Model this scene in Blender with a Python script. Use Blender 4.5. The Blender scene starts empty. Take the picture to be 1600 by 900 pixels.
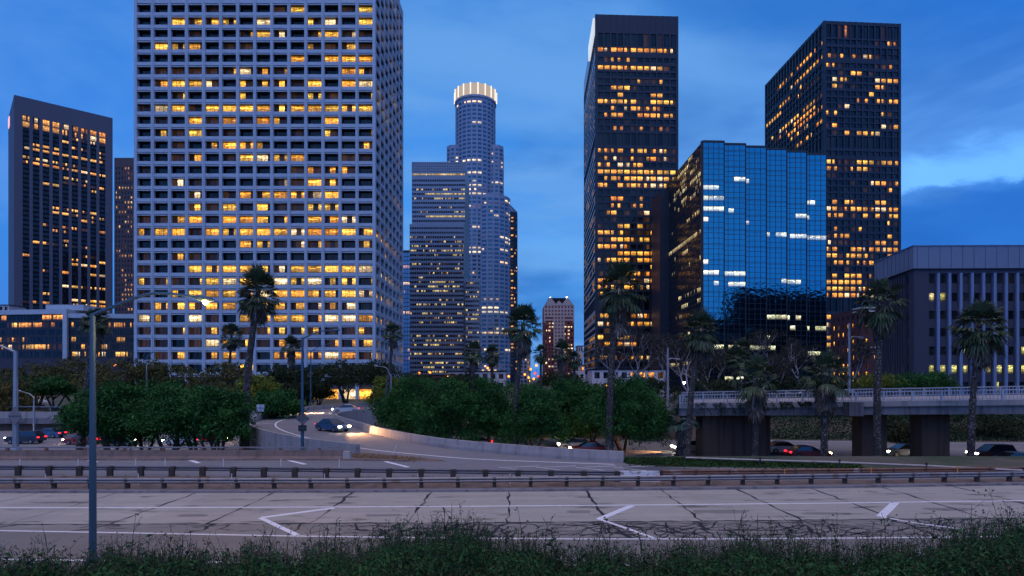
import bpy, math, random
import numpy as np
from mathutils import Vector, Matrix
random.seed(7)
scene = bpy.context.scene
COL = scene.collection
F, H, HY, CX = 900.0, 6.2, 590.0, 800.0
R = math.radians

# ------------------------------------------------------------------ camera
cd = bpy.data.cameras.new('camera'); cam = bpy.data.objects.new('camera', cd); COL.objects.link(cam)
scene.camera = cam
cam.location = (0, 0, H); cam.rotation_euler = (R(90), 0, 0)
cd.sensor_width = 36; cd.lens = F / 1600 * 36; cd.shift_y = (HY - 450) / 1600
cd.clip_start = 0.1; cd.clip_end = 9000
scene.view_settings.view_transform = 'Standard'; scene.view_settings.look = 'None'
scene.view_settings.gamma = 1; scene.view_settings.use_curve_mapping = False
scene.view_settings.exposure = 2.5
scene.cycles.max_bounces = 5; scene.cycles.diffuse_bounces = 2; scene.cycles.glossy_bounces = 3
scene.cycles.adaptive_threshold = 0.03; scene.cycles.sample_clamp_indirect = 2.0; scene.cycles.caustics_reflective = False

# ------------------------------------------------------------------ node helper
class NT:
    def __init__(s, nt): s.nt = nt
    def n(s, t, **k):
        nd = s.nt.nodes.new(t)
        for a, v in k.items(): setattr(nd, a, v)
        return nd
    def put(s, sock, v):
        if isinstance(v, bpy.types.NodeSocket): s.nt.links.new(v, sock)
        elif v is not None:
            if isinstance(v, tuple) and len(v) == 3 and sock.type == 'RGBA': v = (*v, 1)
            sock.default_value = v
    def m(s, op, a, b=None, c=None, clamp=False):
        nd = s.n('ShaderNodeMath', operation=op, use_clamp=clamp)
        s.put(nd.inputs[0], a)
        if b is not None: s.put(nd.inputs[1], b)
        if c is not None: s.put(nd.inputs[2], c)
        return nd.outputs[0]
    def step(s, x, lo, hi):
        nd = s.n('ShaderNodeMapRange', interpolation_type='SMOOTHSTEP')
        s.put(nd.inputs[0], x); nd.inputs[1].default_value = lo; nd.inputs[2].default_value = hi
        return nd.outputs[0]
    def mix(s, f, a, b, mode='MIX'):
        nd = s.n('ShaderNodeMix', data_type='RGBA', blend_type=mode)
        s.put(nd.inputs[0], f); s.put(nd.inputs[6], a); s.put(nd.inputs[7], b)
        return nd.outputs[2]
    def noise(s, vec, scale, detail=3, rough=.5, dist=0):
        nd = s.n('ShaderNodeTexNoise'); s.put(nd.inputs['Vector'], vec)
        nd.inputs['Scale'].default_value = scale; nd.inputs['Detail'].default_value = detail
        nd.inputs['Roughness'].default_value = rough; nd.inputs['Distortion'].default_value = dist
        return nd.outputs[0]
    def xyz(s, v):
        nd = s.n('ShaderNodeSeparateXYZ'); s.put(nd.inputs[0], v); return nd.outputs
    def vec(s, x, y, z):
        nd = s.n('ShaderNodeCombineXYZ')
        for i, v in enumerate((x, y, z)): s.put(nd.inputs[i], v)
        return nd.outputs[0]

# ------------------------------------------------------------------ sky
SUN_EL, SUN_ROT = 2.0, 180.0      # afterglow low behind the camera
w = bpy.data.worlds.new('World'); scene.world = w; w.use_nodes = True
T = NT(w.node_tree); bg = w.node_tree.nodes['Background']
sk = T.n('ShaderNodeTexSky', sky_type='NISHITA', sun_disc=False, sun_elevation=R(SUN_EL), sun_rotation=R(SUN_ROT))
sk.ozone_density = 5; sk.air_density = 1.0; sk.dust_density = 1.0
tc = T.n('ShaderNodeTexCoord').outputs['Generated']
x, y, z = T.xyz(tc)
zz = T.m('ADD', T.m('MAXIMUM', z, 0.0), 0.16)
pv = T.vec(T.m('DIVIDE', x, zz), T.m('DIVIDE', y, zz), T.m('MULTIPLY', z, 2.0))
base = T.mix(1.0, sk.outputs[0], (1.12, .98, .88), 'MULTIPLY')
veil = T.mix(T.step(x, -.75, .75), (.095, .36, .95), (.060, .30, .88))
col = T.mix(T.m('ADD', T.m('MULTIPLY', T.step(z, .45, .0), .5), .45), base, veil)
n1 = T.noise(pv, .55, 5, .55, .6); n2 = T.noise(pv, 1.5, 6, .6, .3)
lightm = T.m('MULTIPLY', T.step(T.m('ADD', T.m('MULTIPLY', n1, .7), T.m('MULTIPLY', n2, .3)), .45, .60), .85)
col = T.mix(lightm, col, (.21, .50, 1.02))
n3 = T.noise(T.vec(T.m('ADD', T.m('DIVIDE', x, zz), 7.3), T.m('DIVIDE', y, zz), 3.1), .8, 5, .6, .5)
darkm = T.m('MULTIPLY', T.step(n3, .50, .68), .6)
col = T.mix(darkm, col, (.035, .215, .70))
# long pale cloud bank low in the south, darker underneath
ym = T.m('MAXIMUM', y, .05); az_, el_ = T.m('DIVIDE', x, ym), T.m('DIVIDE', z, ym)
nb = T.m('MULTIPLY', T.m('SUBTRACT', T.noise(T.vec(T.m('MULTIPLY', az_, 5), T.m('MULTIPLY', el_, 11), 0), 1.3, 6, .6, .4), .5), .10)
q = T.m('ADD', T.m('SUBTRACT', T.m('SUBTRACT', el_, .335), T.m('MULTIPLY', T.m('SUBTRACT', az_, .678), .20)), nb)
side = T.m('MULTIPLY', T.step(az_, .52, .72), T.step(y, .2, .4))
col = T.mix(T.m('MULTIPLY', T.m('MULTIPLY', T.step(q, -.02, -.05), T.step(q, -.22, -.08)), T.m('MULTIPLY', side, .50)), col, (.032, .200, .66))
col = T.mix(T.m('MULTIPLY', T.m('MULTIPLY', T.step(q, -.030, -.012), T.step(q, .075, .012)), T.m('MULTIPLY', side, .9)), col, (.40, .90, 1.55))
q2 = T.m('ADD', T.m('SUBTRACT', el_, .215), T.m('MULTIPLY', nb, .6))
col = T.mix(T.m('MULTIPLY', T.m('MULTIPLY', T.step(q2, -.045, -.01), T.step(q2, .05, .01)), T.m('MULTIPLY', T.m('MULTIPLY', T.step(az_, .35, .1), T.step(az_, -.35, 0)), T.m('MULTIPLY', T.step(y, .2, .4), .55))), col, (.27, .62, 1.15))
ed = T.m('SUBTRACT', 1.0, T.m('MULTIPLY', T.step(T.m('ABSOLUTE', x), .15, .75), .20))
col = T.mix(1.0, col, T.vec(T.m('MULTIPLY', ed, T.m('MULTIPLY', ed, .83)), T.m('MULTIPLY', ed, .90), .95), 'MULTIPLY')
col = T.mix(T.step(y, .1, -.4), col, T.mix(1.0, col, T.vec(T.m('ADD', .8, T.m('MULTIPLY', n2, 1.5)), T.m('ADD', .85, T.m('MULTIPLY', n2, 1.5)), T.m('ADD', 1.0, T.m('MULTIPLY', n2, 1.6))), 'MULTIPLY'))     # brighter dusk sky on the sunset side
# added grey-violet cloud deck, unseen overhead, to light the road more neutrally
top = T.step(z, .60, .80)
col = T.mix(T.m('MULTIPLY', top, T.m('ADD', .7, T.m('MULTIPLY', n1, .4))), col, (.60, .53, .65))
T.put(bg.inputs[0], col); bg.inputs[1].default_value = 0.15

sd = bpy.data.lights.new('overhead_fill', 'SUN'); sd.energy = 0.19; sd.angle = R(60); sd.color = (1, .86, .90)  # soft fill from nearly overhead, added to brighten the roads
so = bpy.data.objects.new('overhead_fill', sd); COL.objects.link(so)
so.rotation_euler = (R(20), 0, R(-14))

# ------------------------------------------------------------------ helpers
def G(px, py, z0=0.0):
    d = (H - z0) * F / (py - HY); return Vector(((px - CX) / F * d, d, z0))
def P(px, py, d): return Vector(((px - CX) / F * d, d, H + (HY - py) / F * d))
def ZY(py, d): return H + (HY - py) / F * d

def tag(o, label=None, cat=None, group=None, kind=None):
    if label: o['label'] = label
    if cat: o['category'] = cat
    if group: o['group'] = group
    if kind: o['kind'] = kind
    return o
def empty(name, loc=(0, 0, 0), label=None, cat=None, group=None):
    o = bpy.data.objects.new(name, None); COL.objects.link(o); o.location = loc; o.empty_display_size = .5
    return tag(o, label, cat, group)
def link(name, me, mats, parent=None):
    o = bpy.data.objects.new(name, me); COL.objects.link(o)
    if parent is not None:
        o.parent = parent; o.matrix_parent_inverse = Matrix.Translation(-parent.location)
    if mats is not None:
        for m_ in (mats if isinstance(mats, (list, tuple)) else [mats]): me.materials.append(m_)
    return o
def kids(o): return [c for c in COL.objects if c.parent == o]
def snapshot(o): return (o, [snapshot(c) for c in kids(o)])
def copy_snap(sn, parent=None):
    o, ch = sn
    c = o.copy(); COL.objects.link(c); c.parent = parent
    for k in ch: copy_snap(k, c)
    return c

class MB:
    def __init__(s): s.v = []; s.f = []; s.mi = []; s.uv = []; s.a = []; s.has = False
    def face(s, pts, mi=0, uv=None, a=0.0):
        b = len(s.v); s.v += [tuple(p) for p in pts]; s.f.append(tuple(range(b, b + len(pts))))
        s.mi.append(mi); s.uv.append(uv if uv else [(0, 0)] * len(pts)); s.a.append(a)
        if uv: s.has = True
    def hexa(s, c, mi=0):   # c: 8 corners bottom 0-3 ccw, top 4-7
        b = len(s.v); s.v += [tuple(p) for p in c]
        for q in ((3, 2, 1, 0), (4, 5, 6, 7), (0, 1, 5, 4), (1, 2, 6, 5), (2, 3, 7, 6), (3, 0, 4, 7)):
            s.f.append(tuple(b + i for i in q)); s.mi.append(mi); s.uv.append([(0, 0)] * 4); s.a.append(0.0)
    def box(s, x0, x1, y0, y1, z0, z1, mi=0):
        s.hexa([(x0, y0, z0), (x1, y0, z0), (x1, y1, z0), (x0, y1, z0), (x0, y0, z1), (x1, y0, z1), (x1, y1, z1), (x0, y1, z1)], mi)
    def fbox(s, fr, u0, u1, z0, z1, n0, n1, mi=0):
        O, U, N = fr['O'], fr['U'], fr['N']
        p = lambda u, n, z: (O.x + U.x * u + N.x * n, O.y + U.y * u + N.y * n, z)
        s.hexa([p(u0, n1, z0), p(u1, n1, z0), p(u1, n0, z0), p(u0, n0, z0), p(u0, n1, z1), p(u1, n1, z1), p(u1, n0, z1), p(u0, n0, z1)], mi)
    def prism(s, poly, z0, z1, mi=0):
        n = len(poly); b = len(s.v)
        s.v += [(p[0], p[1], z0) for p in poly] + [(p[0], p[1], z1) for p in poly]
        fs = [tuple(range(b + n - 1, b - 1, -1)), tuple(range(b + n, b + 2 * n))] + [(b + i, b + (i + 1) % n, b + n + (i + 1) % n, b + n + i) for i in range(n)]
        for q in fs: s.f.append(q); s.mi.append(mi); s.uv.append([(0, 0)] * len(q)); s.a.append(0.0)
    def tube(s, pts, rad, k=8, mi=0, cap=True):
        pts = [Vector(p) for p in pts]; n = len(pts); b = len(s.v)
        if not isinstance(rad, (list, tuple)): rad = [rad] * n
        ref = None
        for i, p in enumerate(pts):
            t = (pts[min(i + 1, n - 1)] - pts[max(i - 1, 0)]).normalized()
            if ref is None: ref = Vector((1, 0, 0)) if abs(t.x) < .9 else Vector((0, 1, 0))
            a = t.cross(ref).normalized(); c = t.cross(a).normalized(); ref = -c if False else a.cross(t)
            for j in range(k):
                an = 2 * math.pi * j / k
                s.v.append(tuple(p + (a * math.cos(an) + c * math.sin(an)) * rad[i]))
        for i in range(n - 1):
            for j in range(k):
                q = (b + i * k + j, b + i * k + (j + 1) % k, b + (i + 1) * k + (j + 1) % k, b + (i + 1) * k + j)
                s.f.append(q); s.mi.append(mi); s.uv.append([(0, 0)] * 4); s.a.append(0.0)
        if cap:
            for q in (tuple(b + j for j in range(k))[::-1], tuple(b + (n - 1) * k + j for j in range(k))):
                s.f.append(q); s.mi.append(mi); s.uv.append([(0, 0)] * k); s.a.append(0.0)
    def sweep(s, path, prof, mi=0, closed_prof=True, caps=True):
        """prof: list of (n, z) offsets, n to the right-hand side of travel"""
        path = [Vector(p) for p in path]; n = len(path); k = len(prof); b = len(s.v)
        for i, p in enumerate(path):
            t = path[min(i + 1, n - 1)] - path[max(i - 1, 0)]; t.z = 0; t.normalize()
            nn = Vector((t.y, -t.x, 0))
            for (a, z) in prof: q = p + nn * a; s.v.append((q.x, q.y, p.z + z))
        for i in range(n - 1):
            for j in range(k if closed_prof else k - 1):
                q = (b + i * k + j, b + i * k + (j + 1) % k, b + (i + 1) * k + (j + 1) % k, b + (i + 1) * k + j)
                s.f.append(q); s.mi.append(mi); s.uv.append([(0, 0)] * 4); s.a.append(0.0)
        if closed_prof and caps:
            for q in (tuple(b + j for j in range(k))[::-1], tuple(b + (n - 1) * k + j for j in range(k))):
                s.f.append(q); s.mi.append(mi); s.uv.append([(0, 0)] * k); s.a.append(0.0)
    def mesh(s, name, smooth=False, fix=False):
        me = bpy.data.meshes.new(name); me.from_pydata(s.v, [], s.f)
        me.polygons.foreach_set('material_index', s.mi)
        if s.has:
            ul = me.uv_layers.new(name='UVMap'); flat = [c for u in s.uv for p in u for c in p]
            ul.data.foreach_set('uv', flat)
            at = me.attributes.new('lit', 'FLOAT', 'FACE'); at.data.foreach_set('value', s.a)
        if fix:
            import bmesh
            bm = bmesh.new(); bm.from_mesh(me); bmesh.ops.recalc_face_normals(bm, faces=bm.faces); bm.to_mesh(me); bm.free()
        if smooth: me.polygons.foreach_set('use_smooth', [True] * len(s.f))
        me.update(); return me
    def build(s, name, mats, parent=None, smooth=False, fix=False):
        return link(name, s.mesh(name, smooth, fix), mats, parent)

# ------------------------------------------------------------------ materials
def newmat(name):
    m_ = bpy.data.materials.new(name); m_.use_nodes = True
    return m_, NT(m_.node_tree), m_.node_tree.nodes['Principled BSDF']
def pmat(name, c, rough=.8, var=.25, scale=1.0, metal=0.0, bump=0.0, bscale=20, streak=0.0, spec=.3, dirt=None):
    m_, t, b = newmat(name)
    co = t.n('ShaderNodeTexCoord').outputs['Object']
    n = t.noise(co, scale, 5, .6)
    f = t.m('ADD', 1 - var, t.m('MULTIPLY', n, 2 * var))
    if streak:
        xx, yy, zz_ = t.xyz(co)
        sn = t.noise(t.vec(t.m('MULTIPLY', xx, 1.5), t.m('MULTIPLY', yy, 1.5), t.m('MULTIPLY', zz_, .08)), 1.2, 4, .6)
        f = t.m('MULTIPLY', f, t.m('SUBTRACT', 1, t.m('MULTIPLY', t.step(sn, .45, .75), streak)))
    colr = t.mix(1.0, c, t.vec(f, f, f), 'MULTIPLY')
    if dirt:
        dn = t.noise(co, dirt[1], 6, .65); colr = t.mix(t.m('MULTIPLY', t.step(dn, dirt[2], dirt[2] + .12), dirt[3]), colr, dirt[0])
    t.put(b.inputs['Base Color'], colr)
    b.inputs['Roughness'].default_value = rough; b.inputs['Metallic'].default_value = metal
    b.inputs['Specular IOR Level'].default_value = spec
    if bump:
        bn = t.n('ShaderNodeBump'); bn.inputs['Strength'].default_value = bump; bn.inputs['Distance'].default_value = .02
        t.put(bn.inputs['Height'], t.noise(co, bscale, 4, .6)); t.put(b.inputs['Normal'], bn.outputs[0])
    return m_
def emat(name, c, s):
    m_, t, b = newmat(name); b.inputs['Base Color'].default_value = (.02, .02, .02, 1)
    b.inputs['Emission Color'].default_value = (*c, 1); b.inputs['Emission Strength'].default_value = s
    return m_
def winmat(name, lo=(1, .30, .04), hi=(1, .62, .13), npane=3.0, gain=1.0, dim=1.0, glass=(.010, .012, .016), metal=0.0, rough=.05, wav=0.0, dimcol=(1, .42, .16), full=.92):
    m_, t, b = newmat(name)
    lit = t.n('ShaderNodeAttribute', attribute_name='lit').outputs['Fac']
    ux, uy, _ = t.xyz(t.n('ShaderNodeTexCoord').outputs['UV'])
    cx_, cy_ = t.m('FLOOR', ux), t.m('FLOOR', uy); lx, ly = t.m('FRACT', ux), t.m('FRACT', uy)
    pane = t.m('FLOOR', t.m('MULTIPLY', lx, npane))
    wn = t.n('ShaderNodeTexWhiteNoise', noise_dimensions='3D'); t.put(wn.inputs['Vector'], t.vec(t.m('ADD', t.m('MULTIPLY', cx_, 7), pane), cy_, 3.7))
    r1, r1b, r1c = t.xyz(wn.outputs['Color'])
    wn2 = t.n('ShaderNodeTexWhiteNoise', noise_dimensions='2D'); t.put(wn2.inputs['Vector'], t.vec(cx_, cy_, 0))
    q1, q2, q3 = t.xyz(wn2.outputs['Color'])
    wn3 = t.n('ShaderNodeTexWhiteNoise', noise_dimensions='1D'); t.put(wn3.inputs['W'], cy_)
    rowr = wn3.outputs['Value']
    on = t.m('LESS_THAN', r1, t.m('MULTIPLY', t.m('POWER', lit, 1.4), full / 4.656))
    uvv = t.vec(ux, uy, 0)
    nA = t.noise(t.vec(t.m('MULTIPLY', ux, 5), t.m('MULTIPLY', uy, 3), 0), 1.6, 3, .6)
    tex = t.m('ADD', .35, t.m('MULTIPLY', t.step(nA, .3, .7), .75))
    # ceiling luminaires
    nB = t.noise(t.vec(t.m('MULTIPLY', ux, 2.2), t.m('MULTIPLY', uy, 7), 5), 1.3, 1, .5)
    band = t.m('MULTIPLY', t.step(ly, .52, .62), t.step(ly, .95, .85))
    lamp = t.m('MULTIPLY', t.m('MULTIPLY', t.step(nB, .52, .60), band), 1.6)
    # furniture and people low in the window
    nC = t.noise(t.vec(t.m('MULTIPLY', ux, 9), cy_, 0), 1.7, 2, .6)
    furn = t.step(t.m('SUBTRACT', ly, t.m('MULTIPLY', nC, .42)), -.03, .05)
    furn = t.m('ADD', .18, t.m('MULTIPLY', furn, .82))
    stren = t.m('MULTIPLY', t.m('ADD', t.m('MULTIPLY', tex, t.m('ADD', .45, t.m('MULTIPLY', r1b, .6))), lamp), furn)
    dimv = t.m('MULTIPLY', t.m('MULTIPLY', t.step(lit, .2, .9), t.m('ADD', .012, t.m('MULTIPLY', t.m('MULTIPLY', r1c, t.m('MULTIPLY', r1c, nA)), .20))), dim)
    stren = t.m('ADD', t.m('MULTIPLY', on, stren), t.m('MULTIPLY', t.m('SUBTRACT', 1, on), dimv))
    hue = t.m('ADD', t.m('MULTIPLY', rowr, .45), t.m('MULTIPLY', q2, .55))
    colr = t.mix(hue, lo, hi); colr = t.mix(t.m('MULTIPLY', t.m('GREATER_THAN', q3, .86), .7), colr, (1, .80, .50)); stren = t.m('MULTIPLY', stren, t.m('ADD', .45, t.m('MULTIPLY', q1, .85))); colr = t.mix(t.m('MULTIPLY', t.m('SUBTRACT', 1, on), .8), colr, dimcol)
    t.put(b.inputs['Emission Color'], colr); t.put(b.inputs['Emission Strength'], t.m('MULTIPLY', stren, .19 * gain))
    # dark interior: blinds and curtains show faintly
    cur = t.m('MULTIPLY', t.m('GREATER_THAN', r1b, .6), .014)
    g = t.mix(1.0, glass, t.vec(cur, cur, cur), 'ADD') if metal < .5 else glass
    t.put(b.inputs['Base Color'], g)
    b.inputs['Roughness'].default_value = rough; b.inputs['Metallic'].default_value = metal; b.inputs['Specular IOR Level'].default_value = .28
    if wav:
        bn = t.n('ShaderNodeBump'); bn.inputs['Strength'].default_value = wav; bn.inputs['Distance'].default_value = .3
        t.put(bn.inputs['Height'], t.m('ADD', t.m('MULTIPLY', t.noise(uvv, 1.1, 2, .5), 1.0), t.m('MULTIPLY', t.m('MULTIPLY', t.m('SUBTRACT', r1, .5), lx), .25)))
        t.put(b.inputs['Normal'], bn.outputs[0])
    return m_

M = {}
M['conc_union'] = pmat('pale_concrete', (.35, .41, .48), .75, .08, .05, streak=.12)
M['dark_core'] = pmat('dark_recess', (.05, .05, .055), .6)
M['win_union'] = winmat('union_glass', gain=1.5, glass=(.004, .005, .007), lo=(1, .34, .03), hi=(1, .60, .09), dim=.30)
M['mull'] = pmat('dark_mullion', (.025, .025, .03), .4)
M['stone'] = pmat('granite_panel', (.078, .078, .105), .6, .12, .6)
M['win_stone'] = winmat('tower_glass', npane=4, gain=1.3, glass=(.004, .005, .008), dim=.35, lo=(1, .30, .05), hi=(1, .58, .14))
M['arco'] = pmat('dark_granite', (.017, .025, .042), .45, .15, .3, spec=.25)
M['arco_side'] = pmat('side_spandrel', (.42, .42, .48), .35, .05, .3, metal=.6)
M['win_arco'] = winmat('arco_glass', npane=2, gain=1.5, glass=(.004, .005, .007), dim=.45, lo=(1, .27, .03), hi=(1, .54, .08))
M['blue_glass'] = winmat('mirror_blue_glass', npane=1, gain=1.2, glass=(.040, .225, .28), metal=1.0, rough=.04, wav=.12, lo=(.95, .9, .45), hi=(.9, .95, .75), dim=0)
M['dark_glass'] = winmat('dark_mirror_glass', npane=2, gain=.9, glass=(.02, .075, .13), metal=.9, rough=.06, wav=.2, lo=(1, .6, .2), hi=(.9, .85, .5), dim=0)
M['cyl'] = pmat('tower_concrete', (.21, .25, .33), .6, .1, .05)
M['win_cyl'] = winmat('cyl_glass', npane=2, gain=1.4, lo=(1, .62, .25), hi=(1, .82, .5), glass=(.02, .10, .16), metal=.3, dim=.6)
M['band'] = pmat('steel_band', (.17, .185, .225), .3, .1, .2, metal=.4)
M['win_band'] = winmat('band_glass', npane=3, gain=.85, lo=(1, .6, .12), hi=(1, .82, .35), glass=(.006, .012, .025), metal=.3, dim=.7)
M['brick'] = pmat('red_brick', (.20, .055, .06), .85, .15, .3)
M['cream'] = pmat('cream_stone', (.50, .42, .42), .8, .1, .3)
M['roof_dark'] = pmat('slate_roof', (.010, .010, .014), .9, spec=.1)
M['crown'] = emat('lit_crown', (1, .78, .58), .085)
M['crown_w'] = emat('lit_crown_flutes', (1, .93, .82), .20)
M['office'] = pmat('office_wall', (.042, .044, .066), .8, .08, .2)
M['fascia'] = pmat('metal_fascia', (.15, .185, .26), .5, .06, .2)
M['fin'] = pmat('pale_fin', (.15, .20, .32), .5, .06, .2)
M['win_office'] = winmat('office_glass', npane=2, gain=1.0, lo=(.85, .75, .16), hi=(.95, .9, .35), dimcol=(.9, .5, .2), glass=(.012, .018, .026))
M['concrete'] = pmat('weathered_concrete', (.30, .265, .255), .85, .18, .5, bump=.3, streak=.35, dirt=((.12, .10, .09), .6, .55, .5))
M['concrete_br'] = pmat('brown_concrete', (.20, .135, .11), .85, .2, .4, bump=.3, streak=.45, dirt=((.10, .08, .07), .5, .5, .5))
M['conc_dark'] = pmat('bridge_concrete', (.17, .155, .165), .85, .25, .3, bump=.2, streak=.6, dirt=((.05, .045, .045), .35, .52, .6))
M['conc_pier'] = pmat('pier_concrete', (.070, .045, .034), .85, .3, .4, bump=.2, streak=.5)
M['galv_dk'] = pmat('dark_steel', (.14, .13, .14), .6, .2, 2, metal=.3)  # darker tone of steel, for the rail seen from behind
M['galv'] = pmat('galvanised_steel', (.24, .22, .22), .5, .2, 2, metal=.4, dirt=((.16, .09, .06), 1.2, .55, .7))
M['rust'] = pmat('rusty_steel', (.20, .10, .065), .7, .35, 3, metal=.3, dirt=((.36, .30, .27), .8, .55, .8))
M['wood'] = pmat('old_timber', (.055, .042, .035), .9, .3, 3, bump=.4)
M['pole'] = pmat('painted_pole', (.045, .095, .14), .45, .12, 1.5, metal=.3, dirt=((.05, .06, .07), 2.5, .6, .5))
M['pole_g'] = pmat('grey_pole', (.30, .31, .34), .5, .1, 1.5, metal=.5)
M['paint'] = pmat('white_road_paint', (.66, .64, .66), .7, .15, 3, dirt=((.28, .26, .27), 6, .56, .8))
M['white'] = pmat('white_post', (.62, .58, .54), .6, .1, 2)
M['orange'] = pmat('orange_sleeve', (.7, .25, .04), .6)
M['black'] = pmat('black_rubber', (.015, .015, .015), .8)
M['tyre'] = M['black']
M['rim'] = pmat('wheel_rim', (.35, .35, .37), .3, metal=.9)
M['carglass'] = pmat('car_glass', (.015, .02, .03), .08, .02, spec=.6)
M['headlight'] = emat('headlight', (1, .86, .62), 9)
M['headwarm'] = emat('warm_headlight', (1, .68, .32), 9)
M['tail'] = emat('tail_light', (1, .012, .02), .9)
M['amber'] = emat('amber_lamp', (1, .20, .015), 1.0)
M['redlamp'] = emat('red_lamp', (1, .02, .012), .8)
M['lamp'] = emat('sodium_lamp', (1, .50, .12), 9)
M['trunk'] = pmat('bark', (.07, .055, .05), .9, .4, 4, bump=.5)
M['bark_pale'] = pmat('pale_bark', (.26, .23, .25), .8, .3, 2)

def roadmat(name, c, var=.15, dark=.5, dsc=.35, fine=.25):
    m_, t, b = newmat(name); co = t.n('ShaderNodeTexCoord').outputs['Object']
    ox, oy, oz = t.xyz(co)
    st = t.noise(t.vec(t.m('MULTIPLY', ox, .18), t.m('MULTIPLY', oy, 1.6), 0), .9, 5, .6)   # wear along the lanes
    fn = t.noise(co, 35, 3, .7); md = t.noise(co, 1.3, 6, .65)
    slab = t.n('ShaderNodeTexWhiteNoise', noise_dimensions='1D'); t.put(slab.inputs['W'], t.m('FLOOR', t.m('DIVIDE', t.m('ADD', ox, 100), 4.2)))
    f = t.m('ADD', 1 - var, t.m('MULTIPLY', st, 2 * var))
    f = t.m('MULTIPLY', f, t.m('ADD', 1 - fine / 2, t.m('MULTIPLY', fn, fine)))
    f = t.m('MULTIPLY', f, t.m('ADD', .95, t.m('MULTIPLY', slab.outputs['Value'], .1)))
    f = t.m('MULTIPLY', f, t.m('ADD', .88, t.m('MULTIPLY', md, .24)))
    spots = t.noise(t.vec(t.m('MULTIPLY', ox, .35), t.m('MULTIPLY', oy, 1.2), 9), 1.1, 4, .6)
    f = t.m('MULTIPLY', f, t.m('SUBTRACT', 1, t.m('MULTIPLY', t.step(spots, .555, .70), dark)))
    t.put(b.inputs['Base Color'], t.mix(1.0, c, t.vec(f, f, f), 'MULTIPLY'))
    b.inputs['Roughness'].default_value = .75; b.inputs['Specular IOR Level'].default_value = .35
    bn = t.n('ShaderNodeBump'); bn.inputs['Strength'].default_value = .25; bn.inputs['Distance'].default_value = .01
    t.put(bn.inputs['Height'], fn); t.put(b.inputs['Normal'], bn.outputs[0])
    return m_
M['road'] = roadmat('worn_concrete_lane', (.32, .285, .245), var=.32, dark=.62, fine=.42)
M['road2'] = roadmat('old_concrete_lane', (.20, .178, .155), var=.32, dark=.6, fine=.42)
M['shoulder'] = roadmat('asphalt_shoulder', (.150, .133, .120), dark=.35)
M['asphalt'] = roadmat('asphalt', (.165, .155, .165), dark=.2)
M['newasphalt'] = roadmat('new_asphalt', (.07, .07, .08), dark=.1, var=.05)
M['tar'] = pmat('tar_seal', (.018, .016, .017), .6)
M['dirt'] = pmat('dirt', (.15, .105, .085), .95, .45, 1.2, bump=.5, dirt=((.07, .055, .05), .8, .5, .7))
def leafmat(name, c1, c2, c3=None):
    m_, t, b = newmat(name)
    ge = t.n('ShaderNodeNewGeometry'); rp = ge.outputs['Random Per Island']
    co = t.n('ShaderNodeTexCoord').outputs['Object']; n = t.noise(co, .55, 3, .6)
    colr = t.mix(t.m('ADD', t.m('MULTIPLY', rp, .55), t.m('MULTIPLY', t.step(n, .35, .65), .45)), c1, c2)
    if c3: colr = t.mix(t.m('GREATER_THAN', rp, .93), colr, c3)
    t.put(b.inputs['Base Color'], colr); b.inputs['Roughness'].default_value = .7; b.inputs['Specular IOR Level'].default_value = .12
    return m_
M['leaf'] = leafmat('ficus_leaf', (.006, .028, .010), (.044, .150, .030))  # wide colour contrast paints lit clumps and shaded hollows into the leaves
M['leaf_dk'] = leafmat('dark_leaf', (.016, .026, .012), (.045, .055, .022))
M['leaf_br'] = leafmat('olive_leaf', (.050, .050, .018), (.10, .095, .030))
M['leaf_ylw'] = leafmat('yellow_green_leaf', (.06, .09, .012), (.16, .18, .025))  # yellow-green leaves; on the ramp-end tree the colour stands in for lamplight
M['leaf_eu'] = leafmat('eucalyptus_leaf', (.022, .022, .018), (.05, .048, .038))
M['grass'] = leafmat('ground_cover', (.015, .035, .010), (.05, .10, .025))
M['palm'] = leafmat('palm_frond', (.030, .050, .024), (.085, .115, .060), (.16, .13, .10))
M['palm_blue'] = leafmat('blue_frond', (.05, .085, .06), (.13, .19, .14), (.2, .2, .17))
M['skirt'] = leafmat('dead_frond', (.055, .040, .030), (.16, .12, .095), (.28, .24, .22))
M['weed'] = leafmat('weed_leaf', (.012, .040, .012), (.035, .095, .026), (.05, .04, .025))
M['weedstalk'] = leafmat('weed_stalk', (.02, .02, .012), (.05, .05, .03))
def palmtrunk():
    m_, t, b = newmat('palm_bark'); co = t.n('ShaderNodeTexCoord').outputs['Object']
    v = t.n('ShaderNodeTexVoronoi'); v.inputs['Scale'].default_value = 6.5; t.put(v.inputs['Vector'], co)
    d = v.outputs['Distance']; rr, _, _ = t.xyz(v.outputs['Color'])
    n = t.noise(co, .7, 2, .5)
    sp = t.m('MULTIPLY', t.step(d, .42, .18), t.m('GREATER_THAN', rr, .15))
    sp = t.m('MULTIPLY', sp, t.step(n, .36, .5))
    t.put(b.inputs['Base Color'], t.mix(sp, (.035, .028, .025), (.27, .23, .21))); b.inputs['Roughness'].default_value = .9
    return m_
M['palmtrunk'] = palmtrunk()

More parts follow.
